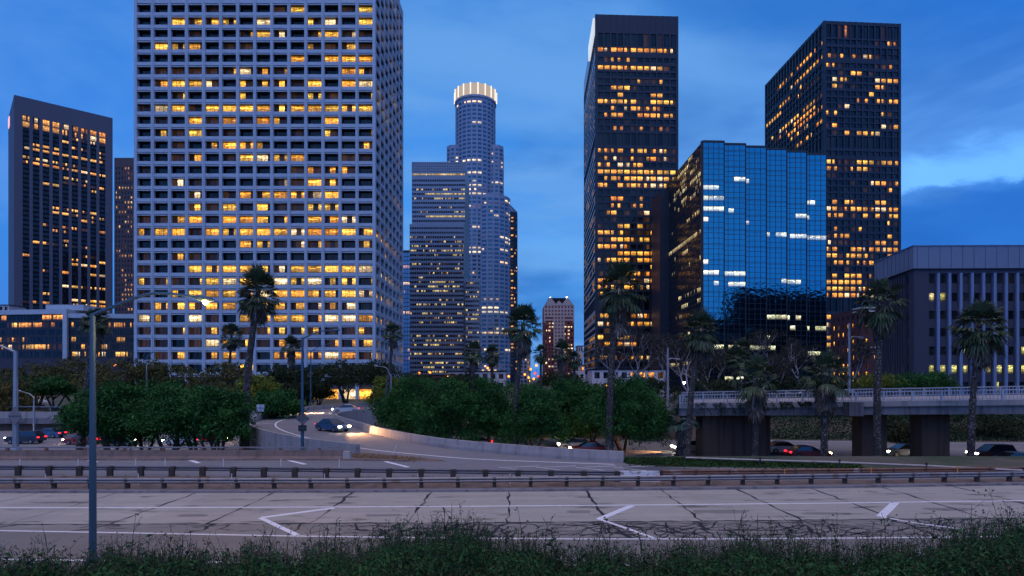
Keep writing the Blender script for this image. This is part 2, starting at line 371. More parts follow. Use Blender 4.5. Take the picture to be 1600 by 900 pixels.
# ------------------------------------------------------------------ facades
def frame(a, b):
    a, b = Vector(a[:2]), Vector(b[:2]); L = (b - a).length; U = (b - a) / L
    return dict(O=a, U=U, N=Vector((U.y, -U.x)), L=L)
def inset(poly, d):
    n = len(poly); out = []
    for i in range(n):
        f0 = frame(poly[i - 1], poly[i]); f1 = frame(poly[i], poly[(i + 1) % n])
        # shift both edges inward by d and intersect
        p0 = Vector(poly[i][:2]) - f0['N'] * d; p1 = Vector(poly[i][:2]) - f1['N'] * d
        u0, u1 = f0['U'], f1['U']; den = u0.x * u1.y - u0.y * u1.x
        s_ = ((p1.x - p0.x) * u1.y - (p1.y - p0.y) * u1.x) / den
        out.append(p0 + u0 * s_)
    return out
class Wins:
    """collects windows of one building, then links the largest 100 as parts"""
    def __init__(s): s.w = []; s.uvoff = random.randint(0, 900)
    def add(s, fr, u0, u1, z0, z1, n, col, row, lit, bars=0, part=True, barw=.07, name='window'):
        s.w.append((fr, u0, u1, z0, z1, n, col, row, lit, bars, part, barw))
    @staticmethod
    def put(mb, w, off):
        fr, u0, u1, z0, z1, n, c, r, lit, bars, part, barw = w
        O, U, N = fr['O'], fr['U'], fr['N']
        p = lambda u, z: (O.x + U.x * u + N.x * n, O.y + U.y * u + N.y * n, z)
        e = .001; c += off
        mb.face([p(u0, z0), p(u1, z0), p(u1, z1), p(u0, z1)], 0, [(c + e, r + e), (c + 1 - e, r + e), (c + 1 - e, r + 1 - e), (c + e, r + 1 - e)], float(lit))
        for i in range(bars):
            u = u0 + (u1 - u0) * (i + 1) / (bars + 1); mb.fbox(fr, u - barw / 2, u + barw / 2, z0, z1, n + .01, n + .08, 1)
    def emit(s, root, mats, maxn=100):
        def key(w):
            fr, u0, u1, z0, z1 = w[:5]; uc = (u0 + u1) / 2; q = fr['O'] + fr['U'] * uc
            dist = math.hypot(q.x, q.y) + .35 * abs((z0 + z1) / 2 - H); face = -(q.x * fr['N'].x + q.y * fr['N'].y) / max(q.length, 1)
            vis = w[10] and face > 0.02 and abs(q.x / max(q.y, 1)) < .90 and (z1 - H) / q.y < .66 and (z0 - H) / q.y > -.02
            return (0 if vis else 1, dist / max(face, .05) / math.sqrt((u1 - u0) * (z1 - z0)))
        ws = sorted(s.w, key=key)
        mats = list(mats)
        for w_ in ws[:maxn]:
            if key(w_)[0]: break
            mb = MB(); s.put(mb, w_, s.uvoff); mb.build('window', mats, root)
            ws[ws.index(w_)] = None
        rest = [q for q in ws if q is not None]
        if rest:
            mb = MB()
            for q in rest: s.put(mb, q, s.uvoff)
            tag(mb.build('window', mats, root), kind='stuff')
def rowlit(s_, c, n=None):
    if s_ is None: return 0
    return int(s_[c]) if c < len(s_) else 0
def rnd_rows(nrows, ncols, seed, p=.4, run=.7):
    """office-like patterns: whole floors dark or partly lit in runs"""
    r_ = random.Random(seed); out = []
    for i in range(nrows):
        fl = r_.random(); s_ = ''; cur = 0
        for c in range(ncols):
            if r_.random() > run: cur = r_.choice([0, 0, 1, 2, 3]) if fl < p else (r_.choice([0, 0, 0, 1, 3]) if fl < p * 1.8 else 0)
            s_ += str(cur)
        out.append(s_)
    return out

def facade(mb, W, fr, cols, rows, um, pw, wn, pn, sn, ztop, zbot, mi=0, bars=0, part=True, row0=0, smi=None, fins=True):
    """rows: [(zlo, zhi, lit string)] from the top down; n runs outward from the footprint line"""
    L = fr['L']; bay = (L - 2 * um) / cols; smi = mi if smi is None else smi
    if fins:
        for i in range(cols + 1):
            u = um + i * bay; a, b = u - pw / 2, u + pw / 2
            if i == 0: a = .02
            if i == cols: b = L - .02
            mb.fbox(fr, a, b, zbot, ztop, wn - .05, pn, mi)
    prev = ztop - .01
    for zlo, zhi, _ in rows:
        mb.fbox(fr, .04, L - .04, zhi, prev, wn - .05, sn, smi); prev = zlo
    mb.fbox(fr, .04, L - .04, zbot + .01, prev, wn - .05, sn, smi)
    for r, (zlo, zhi, s_) in enumerate(rows):
        for c in range(cols):
            u = um + c * bay
            W.add(fr, u + pw / 2, u + bay - pw / 2, zlo, zhi, wn, c, 400 - r - row0, rowlit(s_, c), bars, part)
def rect(x0, y0, x1, y1, depth_pts=None): return [Vector((x0, y0)), Vector((x1, y0)), Vector((x1, y1)), Vector((x0, y1))]

ZB = -3.2
# ================================================================== STRUCTURE: terrain
def smooth(a, b, t):
    t = max(0., min(1., (t - a) / (b - a))); return t * t * (3 - 2 * t)
def terrain_z(X, Y):
    bank = 4.7 * (1 - smooth(2.5, 16.5, Y))
    cut0, cut1 = 45.5, 54.0
    far0 = 92 - .13 * X if X < 60 else 84; far1 = far0 + (14 if X > 10 else 9)
    low = smooth(cut0, cut1, Y) * (1 - smooth(far0, far1, Y))
    n = .12 * math.sin(X * .31 + Y * .17) * math.sin(Y * .23 - X * .11) if Y > 54 and Y < 110 and not (58 < Y < far0) else 0
    return bank - 3.0 * low - .5 * smooth(far0, far1, Y) + n - .05
xs = [-3500, -1500, -800, -400, -250] + [-180 + 4 * i for i in range(91)] + [250, 400, 800, 1500, 3500]
ys = [-900, -300, -60, -20, -5, 0] + [1 + i for i in range(16)] + [18, 22, 28, 36, 42, 44] + [45 + 1.0 * i for i in range(12)] + [58 + 3 * i for i in range(20)] + [120, 140, 180, 260, 400, 700, 1400, 4500]
mb = MB(); nx = len(xs)
mb.v = [(X, Y, terrain_z(X, Y)) for Y in ys for X in xs]
for j in range(len(ys) - 1):
    for i in range(nx - 1):
        mb.f.append((j * nx + i, j * nx + i + 1, (j + 1) * nx + i + 1, (j + 1) * nx + i)); mb.mi.append(0); mb.uv.append([(0, 0)] * 4); mb.a.append(0)
tag(mb.build('ground', pmat('soil', (.085, .075, .055), .95, .4, .25, bump=.3, dirt=((.03, .05, .018), .12, .45, .8)), smooth=True), kind='structure')

def poly_sheet(name, pts, z, mat):
    mb = MB(); mb.face([(p[0], p[1], z) for p in pts]); return tag(mb.build(name, mat), kind='structure')
# carriageway in front (three strips butted edge to edge)
def gx(pts, z=0): return [G(px, py, z) for px, py in pts]
def extend(pts, ext=60):
    a = pts[0] + (pts[0] - pts[1]).normalized() * ext; b = pts[-1] + (pts[-1] - pts[-2]).normalized() * ext
    return [a] + pts + [b]
edge_far = extend(gx([(0, 769), (400, 769), (800, 767), (1200, 763), (1600, 757)]))
joint = extend(gx([(0, 820), (400, 819), (800, 817), (1200, 814), (1600, 810)]))
line_b = extend(gx([(0, 830), (200, 833.5), (460, 838.5), (800, 843), (1200, 843), (1600, 839)]))
edge_near = [Vector((p.x, 16.2, 0)) for p in line_b]
def strip(name, A, B, z, mat):
    mb = MB()
    for i in range(len(A) - 1): mb.face([(B[i].x, B[i].y, z), (B[i + 1].x, B[i + 1].y, z), (A[i + 1].x, A[i + 1].y, z), (A[i].x, A[i].y, z)])
    return tag(mb.build(name, mat), kind='structure')
def resample(pts, n):
    d = [0]
    for a, b in zip(pts, pts[1:]): d.append(d[-1] + (b - a).length)
    out = []
    for k in range(n):
        t = d[-1] * k / (n - 1); i = max(j for j in range(len(d)) if d[j] <= t + 1e-9); i = min(i, len(pts) - 2)
        f = (t - d[i]) / (d[i + 1] - d[i]); out.append(pts[i].lerp(pts[i + 1], f))
    return out
strip('road', edge_far, joint, .02, M['road'])
strip('road_near_lane', joint, [p + Vector((0, -.12, 0)) for p in line_b], .02, M['road2'])
strip('road_shoulder', [p + Vector((0, -.12, 0)) for p in line_b], edge_near, .02, M['shoulder'])
# median between the guardrails, curb, merging lane
med_far = extend(gx([(0, 744), (530, 746), (960, 752), (1200, 752), (1600, 748)]))
strip('median', med_far, edge_far, .012, M['dirt'])
lane_far = extend(gx([(0, 719), (540, 719), (700, 722), (900, 727), (1000, 730), (1250, 731), (1600, 741)]))
strip('merge_lane', lane_far, extend(gx([(0, 744), (530, 746), (700, 748), (960, 752), (1000, 752), (1200, 752), (1600, 748)])), .02, M['asphalt'])
mb = MB(); mb.sweep([Vector((p.x, p.y, 0)) for p in resample(edge_far, 40)], [(-.1, 0), (-.1, .13), (.32, .13), (.36, 0)])
tag(mb.build('kerb', M['conc_dark']), kind='structure')

# painted lines
def ribbon(mb, pts, wd, z, mi=0):
    n = len(pts)
    L_, R_ = [], []
    for i, p in enumerate(pts):
        t = pts[min(i + 1, n - 1)] - pts[max(i - 1, 0)]; t.z = 0; t.normalize(); q = Vector((t.y, -t.x, 0))
        ww = wd[i] if isinstance(wd, list) else wd
        L_.append(p - q * ww / 2); R_.append(p + q * ww / 2)
    for i in range(n - 1):
        mb.face([(R_[i].x, R_[i].y, z), (R_[i + 1].x, R_[i + 1].y, z), (L_[i + 1].x, L_[i + 1].y, z), (L_[i].x, L_[i].y, z)], mi)
mk = MB()
ZP = .026
ribbon(mk, resample(extend(gx([(0, 794), (400, 793.5), (800, 791.5), (1200, 788), (1600, 783)])), 30), .17, ZP)
ribbon(mk, resample(line_b, 30), .13, ZP)
ribbon(mk, gx([(-60, 874), (0, 875), (400, 880), (800, 884), (1200, 884), (1600, 880), (1700, 879)]), .14, ZP)
ribbon(mk, gx([(522, 794.5), (408, 809.5)]), .30, ZP); ribbon(mk, gx([(407, 810), (420, 816), (464, 837)]), .24, ZP + .003)
ribbon(mk, gx([(988, 790.5), (936, 812)]), .34, ZP); ribbon(mk, gx([(934, 811.5), (975, 825), (1021, 841.5)]), .19, ZP + .003)
ribbon(mk, gx([(1399, 786), (1376, 808)]), .36, ZP); ribbon(mk, gx([(1374, 808), (1430, 818), (1505, 828)]), .17, ZP + .003)
for a, b in (((130, 716.5), (150, 722.5)), ((290, 717.5), (311, 724)), ((442, 717.5), (477, 726)), ((602, 721.5), (638, 730.5))):
    ribbon(mk, [G(*a), G(*b)], .32, ZP)
for x0 in (780, 838, 900, 960):
    ribbon(mk, gx([(x0 + 62, 728.5), (x0, 731), (x0 + 50, 736)]), .14, ZP + .002 * (x0 % 3))
tag(mk.build('road_markings', M['paint']), kind='structure')

# tar seals: transverse slab joints and the cracked lane
ck = MB(); rc = random.Random(3)
def wig(a, b, n, amp):
    out = []
    for i in range(n + 1):
        p = a.lerp(b, i / n); out.append(p + Vector((rc.gauss(0, amp), rc.gauss(0, amp * .6), 0)))
    return out
def vary(n, w_): return [w_ * rc.uniform(.3, 1.7) for _ in range(n)]
def at_y(pts, X):
    for a, b in zip(pts, pts[1:]):
        if a.x <= X <= b.x: return a.y + (b.y - a.y) * (X - a.x) / (b.x - a.x)
    return pts[-1].y
for k in range(-11, 12):
    X = 4.2 * k - .15; yf, yj = at_y(edge_far, X), at_y(joint, X)
    heavy = .10 if -5 < k < 9 else .045
    ps = wig(Vector((X, yf - .1, 0)), Vector((X + rc.uniform(-.15, .15), yj, 0)), 12, .05 if k > -6 else .03)
    ribbon(ck, ps, vary(len(ps), heavy), .024)
    if -9 < k < 9:
        yb = at_y(line_b, X); ps = wig(Vector((X + rc.uniform(-.4, .4), yj, 0)), Vector((X + rc.uniform(-1.0, .6), yb, 0)), 8, .10)
        ribbon(ck, ps, vary(len(ps), .13), .0245)
ps = [Vector((X, at_y(joint, X) + rc.gauss(0, .03), 0)) for X in np.arange(-26, 28, .35)]; ribbon(ck, ps, vary(len(ps), .12), .0235)
def branch(p, ang, n, w_, dep=0):
    pts = [p]
    for i in range(n):
        ang += rc.gauss(0, .35); q = pts[-1] + Vector((math.cos(ang), math.sin(ang) * .9, 0)) * rc.uniform(.18, .42)
        yj, yb = at_y(joint, q.x), at_y(line_b, q.x)
        if q.y > yj - .05 or q.y < yb + .12: break
        pts.append(q)
        if dep < 2 and rc.random() < .2: branch(q, ang + rc.choice([-1, 1]) * rc.uniform(.7, 1.5), int(n * .6), w_ * .8, dep + 1)
    if len(pts) > 1: ribbon(ck, pts, vary(len(pts), w_), .0225 + dep * .0006)
for _ in range(74):
    X = rc.uniform(-4, 18); y0, y1 = at_y(line_b, X), at_y(joint, X)
    branch(Vector((X, rc.uniform(y0 + .3, y1 - .2), 0)), rc.choice([0, math.pi]) + rc.gauss(0, .6), rc.randint(6, 16), .075)
for _ in range(14):
    X = rc.uniform(-20, -4); y0, y1 = at_y(line_b, X), at_y(joint, X)
    branch(Vector((X, rc.uniform(y0 + .3, y1 - .2), 0)), rc.gauss(.5, .5), rc.randint(3, 7), .07)
for _ in range(60):      # thin cracks of the shoulder
    X = rc.uniform(-18, 20); y_ = rc.uniform(17.5, 21.3)
    a_ = rc.choice([0, 1.4]) + rc.gauss(0, .3); L_ = rc.uniform(.8, 3)
    ps = wig(Vector((X, y_, 0)), Vector((X + L_ * math.cos(a_), min(y_ + L_ * math.sin(a_), at_y(line_b, X) - .4), 0)), 9, .06); ribbon(ck, ps, vary(len(ps), .02), .0232)
tag(ck.build('road_cracks', M['tar']), kind='structure')

pm = MB()
for px, py, wd_, dp in ((1130, 800, 2.6, .8), (600, 806, 1.8, .5), (905, 800, 1.2, .6), (1290, 803, 2.2, .5), (300, 806, 1.5, .5), (690, 800, .9, .4), (1480, 796, 2.4, .6)):
    c = G(px, py); r2 = random.Random(px); pts = []
    for i in range(18):
        a_ = 6.283 * i / 18; rr_ = r2.uniform(.75, 1.1); pts.append((c.x + wd_ * .5 * math.copysign(abs(math.cos(a_)) ** .5, math.cos(a_)) * rr_, c.y + dp * .5 * math.copysign(abs(math.sin(a_)) ** .5, math.sin(a_)) * rr_, .0215))
    pm.face(pts)
tag(pm.build('road_patches', roadmat('patched_concrete', (.19, .17, .15), dark=.6, var=.3)), kind='structure')
# lower freeway
mb = MB()
nearY = lambda X: 58.5; farY = lambda X: 90 - .13 * X if X < 60 else 82
XS = list(range(-170, 171, 10))
for a, b in zip(XS, XS[1:]): mb.face([(a, nearY(a), -3.0), (b, nearY(b), -3.0), (b, farY(b), -3.0), (a, farY(a), -3.0)])
tag(mb.build('lower_freeway', M['asphalt']), kind='structure')
mb = MB()
for f_ in (.05, .95): ribbon(mb, [Vector((X, nearY(X) + f_ * (farY(X) - nearY(X)), 0)) for X in XS], .15, -2.99)
for f_ in (.2, .35, .65, .8):
    for X in range(-160, 160, 9):
        yy = nearY(X) + f_ * (farY(X) - nearY(X)); ribbon(mb, [Vector((X, yy, 0)), Vector((X + 3, yy - .3, 0))], .12, -2.99)
tag(mb.build('lower_freeway_markings', M['paint']), kind='structure')

# curved ramp
def catmull(pts, n=8):
    P_ = [pts[0] * 2 - pts[1]] + pts + [pts[-1] * 2 - pts[-2]]; out = []
    for i in range(1, len(P_) - 2):
        for k in range(n):
            t = k / n; a, b, c, d = P_[i - 1:i + 3]
            out.append(.5 * ((2 * b) + (c - a) * t + (2 * a - 5 * b + 4 * c - d) * t * t + (3 * b - a - 3 * c + d) * t ** 3))
    return out + [pts[-1]]
outer = catmull(gx([(560, 710), (520, 704.5), (480, 699), (440, 691), (410, 683), (392, 674.5), (389, 667), (398, 659.5), (422, 652), (462, 644.5), (510, 639), (560, 635.5), (620, 633), (700, 631.5)]))
inner = catmull(gx([(975, 723), (900, 718.5), (800, 710.5), (700, 700.5), (640, 690.5), (590, 679), (555, 668), (532, 660.5), (524, 656.5), (530, 652.5), (550, 649), (590, 646), (650, 644.5), (730, 643)]))
oR, iR = resample(outer, 90), resample(inner, 90)
mb = MB()
for i in range(89):
    mb.face([(oR[i].x, oR[i].y, .016), (oR[i + 1].x, oR[i + 1].y, .016), (iR[i + 1].x, iR[i + 1].y, .016), (iR[i].x, iR[i].y, .016)])
    mb.face([(oR[i].x, oR[i].y, -.9), (oR[i + 1].x, oR[i + 1].y, -.9), (iR[i + 1].x, iR[i + 1].y, -.9), (iR[i].x, iR[i].y, -.9)])
tag(mb.build('ramp_road', M['asphalt']), kind='structure')
# gore between ramp and merging lane
poly_sheet('ramp_gore', gx([(540, 719), (700, 722.2), (900, 727.2), (1000, 730.5), (1003, 724), (975, 722), (880, 717), (780, 709), (720, 703), (600, 700), (560, 705), (530, 707), (515, 712)]), .014, M['asphalt'])
poly_sheet('gore_dirt', gx([(530, 719), (640, 720.6), (700, 721.8), (690, 719), (640, 713.5), (590, 709), (556, 707.5), (534, 710)]), .024, M['dirt'])
mb = MB()
def offset_line(pts, d):
    out = []
    for i, p in enumerate(pts):
        t = pts[min(i + 1, len(pts) - 1)] - pts[max(i - 1, 0)]; t.z = 0; t.normalize(); out.append(p + Vector((t.y, -t.x, 0)) * d)
    return out
ribbon(mb, catmull(gx([(960, 726), (850, 722), (740, 717.5), (660, 711), (590, 704), (530, 695), (480, 684.5), (445, 674), (431, 666), (436, 658.5), (465, 651.5), (520, 646), (600, 641)])), .22, .022)
ribbon(mb, gx([(449, 679), (416, 681)]), .2, .022); ribbon(mb, gx([(428, 662), (396, 661)]), .2, .022)
for a, b in (((470, 686), (440, 690)),): ribbon(mb, [G(*a), G(*b)], .25, .0225)
tag(mb.build('ramp_markings', M['paint']), kind='structure')
poly_sheet('asphalt_patch', gx([(972, 727.5), (1100, 733), (1250, 737), (1250, 744), (1060, 741), (975, 735)]), .024, M['newasphalt'])

# ramp parapets (walls of their own)
par = [(-.18, -3.2), (-.18, .82), (.10, .82), (.20, .25), (.20, -3.2)]
mb = MB(); mb.sweep(oR, par); tag(mb.build('ramp_wall', M['concrete']), 'weathered concrete parapet around the outside of the curved ramp', 'parapet')
mb = MB(); mb.sweep(iR, [(-a, z) for a, z in par][::-1]); tag(mb.build('ramp_wall', M['concrete']), 'long pale concrete parapet on the inside of the curved ramp', 'parapet')

# ================================================================== BUILDINGS
def px_rows(rows, d, h):
    """rows: [(y centre px, lit string or (h, lit))]"""
    out = []
    for q in rows:
        y_, s_ = q[0], q[1]; hh = q[2] if len(q) > 2 else h
        out.append((ZY(y_ + hh / 2, d), ZY(y_ - hh / 2, d), s_))
    return out

# ---- gridded concrete tower
D = 181.0
A_, B_ = P(209, 0, D), P(586.5, 0, D)
uni = empty('office_tower', (-80, 200, 0), 'tall pale concrete tower with a deep square window grid, many windows lit gold', 'tower')
dep = 46.6
poly = [Vector((A_.x, D)), Vector((B_.x, D)), Vector((B_.x, D + dep)), Vector((A_.x, D + dep))]
lit = """00001000130013 00333303001303 00020013101312 02210120001111 00000000030333 01211122100031 02332011113033 00100110111100
13313232333323 01031323200300 01131100010100 00102321000001 00120222230011 10000000011220 00121000113100 00010122212300
00021312233200 12232333203230 13313233323333 00000022213102 10221000000000 10033332233333 22123322323230 10133333322333
12122322232220 11031033331333 11111111211111 11012111211111 01301310332331 00000030000000""".split()
top_rows = rnd_rows(6, 14, 5, .35)
ztop = ZY(-128, D); z0r = ZY(12.9, D)
rows = []
pitch = 19.39 / F * D; wh = 11.8 / F * D
allr = top_rows + lit
for i, s_ in enumerate(allr):
    zc = ZY(12.9 + (i - 6) * 19.39, D); rows.append((zc - wh / 2, zc + wh / 2, s_))
mbf = MB(); mbs = MB(); W = Wins()
core = inset(poly, 1.5)
mbc = MB(); mbc.prism(core, ZB, ztop - 1); mbc.build('core', M['dark_core'], uni)
faces = [frame(poly[i], poly[(i + 1) % 4]) for i in range(4)]
sidelit = rnd_rows(len(allr), 7, 11, .45, .55)
sidelit = [''.join(str(max(int(c), 2 if (r[-1] == '3' and random.random() < .6) else 0)) for c in s_) for s_, r in zip(sidelit, allr)]
for k, fr in enumerate(faces):
    cols = 14 if k % 2 == 0 else 7
    um = .45 if k % 2 == 0 else 1.0
    L = fr['L']; bay = (L - 2 * um) / cols; pw = .95
    for i in range(cols + 1):
        u = um + i * bay; a, b = u - pw / 2, u + pw / 2
        if i == 0: a = .02
        if i == cols: b = L - .02
        mbf.fbox(fr, a, b, ZB, ztop, -.95, 0)
        if 0 < i < cols: mbf.fbox(fr, u - .12, u + .12, ZB, ztop - .3, 0.001, .12)
    for r, (zlo, zhi, s_) in enumerate(rows):
        # slab edge, slot and sill under the window
        mbf.fbox(fr, .04, L - .04, zlo - 1.05, zlo, -.42, -.10)
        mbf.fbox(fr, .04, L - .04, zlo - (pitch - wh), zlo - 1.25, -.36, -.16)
        mbs.fbox(fr, .5, L - .5, zlo - (pitch - wh) + .01, zlo - .02, -1.6, -.44)  # inner slab coloured dark, standing in for the shaded soffit
        ss = s_ if k == 0 else (sidelit[r] if k == 1 else None)
        for c in range(cols):
            u = um + c * bay
            W.add(fr, u + pw / 2 - (.5 if k else .35), u + bay - pw / 2 + (.5 if k else .35), zlo, zhi, -1.47, c, 300 - r, rowlit(ss, c), 3, k < 2)
    mbf.fbox(fr, .04, L - .04, rows[0][1] + .02, ztop - .02, -1.6, -.14)
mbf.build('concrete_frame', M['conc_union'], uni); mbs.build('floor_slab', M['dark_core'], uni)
W.emit(uni, [M['win_union'], M['mull']])
mb = MB(); mb.box(B_.x - 50, B_.x - 20, D + 12, D + 34, ztop - 1.02, ztop + 4); mb.build('roof_plant', M['conc_dark'], uni)
# lit lobby at the foot
lob = MB(); Wl = Wins()
for i in range(14):
    fr = faces[0]; u = .45 + i * (fr['L'] - .9) / 14
    lob.face([tuple(fr['O'] + fr['U'] * (u + .6)) + (-2.6,)[:1] if False else (fr['O'].x + u + .6, D + .9, -2.8), (fr['O'].x + u + 4.7, D + .9, -2.8), (fr['O'].x + u + 4.7, D + .9, 2.5), (fr['O'].x + u + .6, D + .9, 2.5)],
             0, [(i, 0.01), (i + .99, .01), (i + .99, .99), (i, .99)], 3.0 if i > 9 else 1.0)
lob.build('lobby_glass', winmat('lobby', lo=(1, .33, .03), hi=(1, .45, .06), gain=1.5), uni)

# ---- stone tower on the left
D1, D2 = 400.0, 436.0
a, b, c = P(22, 0, D1), P(176, 0, D2), P(13, 0, 436)
st = empty('office_tower', (a.x, a.y, 0), 'dark granite tower with tall black window strips, left of the gridded tower', 'tower')
poly = [Vector((a.x, a.y)), Vector((b.x, b.y)), Vector((b.x, b.y)) + Vector((c.x - a.x, c.y - a.y)), Vector((c.x, c.y))]
zt = ZY(148, D1); mb = MB()
mb.prism(inset(poly, 1.0), ZB, zt - .5); mb.build('core', M['dark_core'], st)
mb = MB(); W = Wins(); fr = frame(poly[0], poly[1]); nfl = 44; ztw = ZY(176, D1)
fp = (ztw - ZY(478, D1)) / 41
srows = rnd_rows(60, 9, 21, .34, .5)
for i in (0, 1): srows[i] = '323332233'
for i in (6, 9): srows[i] = '233333332'
rows = []
for i in range(56):
    z1 = ztw - i * fp * (1.3 if i < 2 else 1) - (0.6 * fp if i > 1 else 0)
    if z1 - fp < ZB + 3: break
    rows.append((z1 - fp * (1.25 if i < 2 else .62), z1, srows[i]))
um = 3.6
facade(mb, W, fr, 9, rows, um, 1.9, -.9, 0, -.75, zt, ZB, smi=1, bars=3)
mb.fbox(fr, .02, fr['L'] - .02, ztw, zt - .001, -.9, .004, 0)
for k in (1, 2, 3):
    f2 = frame(poly[k], poly[(k + 1) % 4]); mb.fbox(f2, .03, f2['L'] - .03, ZB, zt - .002, -.95, .003, 0)
for i in range(60):    # joints between granite courses
    zc = zt - 2.2 * i
mb.build('granite_cladding', [M['stone'], pmat('black_spandrel', (.005, .005, .007), .5, spec=.1)], st)
W.emit(st, [M['win_stone'], M['mull']])
mb = MB(); f2 = frame(poly[3], poly[0]); mb.fbox(f2, 6, 14, zt - 10, zt - 3, 0.01, .5, 0); mb.build('rooftop_emblem', emat('emblem', (.9, .5, .6), .2), st)

# ---- far brown tower between
a, b = P(178.5, 0, 620), P(232, 0, 620)
bt = empty('office_tower', (a.x, a.y, 0), 'slim brown far tower peeping out between the granite tower and the gridded tower', 'tower')
poly = rect(a.x, 620, b.x, 660); zt = ZY(246.5, 620)
mb = MB(); mb.prism(inset(poly, .6), ZB, zt - .4); mb.build('core', M['dark_core'], bt)
mb = MB(); W = Wins(); brr = rnd_rows(50, 11, 31, .65, .6)
rows = []
for i in range(38):
    z1 = ZY(261 + i * 7.6, 620); rows.append((z1 - 3.0, z1, brr[i]))
for k in (0, 3): facade(mb, W, frame(poly[k], poly[(k + 1) % 4]), 11, rows, .8, 1.5, -.5, 0, -.1, zt, ZB, part=(k == 0))
mb.fbox(frame(poly[1], poly[2]), .03, 39.9, ZB, zt - .01, -.6, 0)
mb.build('brown_cladding', pmat('brown_cladding', (.075, .05, .055), .7), bt)
W.emit(bt, [winmat('brown_glass', npane=2, gain=.8, lo=(1, .4, .12), hi=(1, .55, .2)), M['mull']])

# ---- podium building at far left
D = 232.0
a, m_, b = P(-160, 0, D + 10), P(103, 0, D), P(213, 0, D + 2)
po = empty('podium_building', (m_.x, D, 0), 'low black glass block with white roof slab and white corner pillar, below the granite tower', 'building')
zt = ZY(487, D)
mb = MB(); mb.prism([Vector((a.x, a.y)), Vector((m_.x, D)), Vector((b.x, b.y + 1)), Vector((b.x, D + 30)), Vector((a.x, D + 40))], ZB, zt - 1); mb.build('core', M['dark_core'], po)
W = Wins(); mb = MB(); pr = rnd_rows(9, 24, 77, .12, .6); pr[0] = '000000000110002200000333'
fr = frame((a.x, a.y - .5), (m_.x, D - .5))
rows = [(ZY(492 + 11.5 * i + 8, D), ZY(492 + 11.5 * i, D), pr[i]) for i in range(6)]
facade(mb, W, fr, 24, rows, .5, .12, 0.02, .10, .06, zt - 1.2, ZY(562, D), bars=1)
fr = frame((m_.x, D - .5), (b.x, b.y)); pr2 = rnd_rows(9, 14, 78, .45, .4)
facade(mb, W, fr, 14, [(q[0], q[1], s_) for q, s_ in zip(rows, pr2)], .5, .12, 0.02, .10, .06, ZY(497, D), ZY(562, D), bars=1)
mb.build('mullion_grid', M['mull'], po)
W.emit(po, [M['win_stone'], M['mull']])
mb = MB(); mb.prism([Vector((a.x - 1, a.y - 1.5)), Vector((m_.x + 1.5, D - 1.6)), Vector((m_.x + 1.5, D + 20)), Vector((a.x - 1, D + 40))], zt - 1.0, zt + .9)
mb.box(P(62, 0, D).x, P(122, 0, D).x, D + 3, D + 18, zt + .9, zt + 3.2)
mb.prism([Vector((m_.x + 1.51, D - 1.0)), Vector((b.x + 3, b.y - .7)), Vector((b.x + 3, D + 20)), Vector((m_.x + 1.51, D + 20))], ZY(497, D), ZY(490, D)); mb.build('roof_slab', M['conc_union'], po)
mb = MB(); mb.box(m_.x - .2, m_.x + 1.5, D - 1.5, D - .2, ZB, zt - 1.0); mb.build('pillar', M['conc_union'], po)
mb = MB(); mb.box(a.x, b.x, D - 3.5, D - 1.7, ZB, ZY(561, D)); mb.build('base_wall', M['office'], po)

# ---- tower with the lit crown
D = 596.0; cx_, cy_ = P(741, 0, D).x, D + 22
us = empty('round_tower', (cx_, cy_, 0), 'very tall round tower with a glowing fluted crown on top', 'tower')
def ring(cx, cy, r, n, ph=0): return [Vector((cx + r * math.cos(ph + 2 * math.pi * i / n), cy + r * math.sin(ph + 2 * math.pi * i / n))) for i in range(n)]
W = Wins(); mb = MB(); mbc = MB(); fl = 6.55 / F * D
def round_vol(poly, ytop, seed, wide=.68, p=.3, y0=None, tallrows=()):
    zt = ZY(ytop, D); mbc.prism(inset(poly, .5), ZB, zt - .3)
    rr = rnd_rows(90, len(poly) * 3, seed, p, .5); ci = 0
    for k in range(len(poly)):
        fr = frame(poly[k], poly[(k + 1) % len(poly)]); 
        if fr['N'].y > .25: mb.fbox(fr, .0, fr['L'], ZB, zt - .01, -.5, 0); continue
        cols = max(1, int(round(fr['L'] / 5.2))); rows = []
        for i in range(80):
            z1 = zt - fl * (i + .9)
            if z1 - fl < 4: break
            s_ = rr[i][ci:ci + cols] if i not in tallrows else '0' * cols
            rows.append((z1 - fl * .55, z1, s_))
        facade(mb, W, fr, cols, rows, .02, 5.2 * (1 - wide), -.32, 0, -.12, zt, ZB, part=True); ci += cols
round_vol(ring(cx_, cy_, 21.5, 24, R(7.5)), 150, 41, tallrows=(3, 4))
xl, xr = P(697, 0, D).x, P(784, 0, D).x; yb0 = D + 10
sq = [Vector((xl + 3, yb0)), Vector((xr - 3, yb0)), Vector((xr + 1.5, yb0 + 5)), Vector((xr + 1.5, yb0 + 36)), Vector((xr - 4, yb0 + 42)), Vector((xl + 4, yb0 + 42)), Vector((xl - 1, yb0 + 36)), Vector((xl - 1, yb0 + 5))]
round_vol(sq, 220, 42, wide=.62)
round_vol(ring(P(766, 0, D).x, D + 20, 21.0, 20, R(9)), 303, 43)
mbc.build('core', M['dark_core'], us); mb.build('concrete_shell', M['cyl'], us); W.emit(us, [M['win_cyl'], M['mull']])
mb = MB(); n = 72; pts = []
for i in range(n):
    an = 2 * math.pi * i / n; r_ = 21.6 + .8 * math.cos(an * 18); pts.append(Vector((cx_ + r_ * math.cos(an), cy_ + r_ * math.sin(an))))
zc0, zc1 = ZY(147, D), ZY(128.5, D); b = len(mb.v)
mb.prism(pts, zc0, zc1); mb.build('crown', M['crown'], us)
mb = MB()
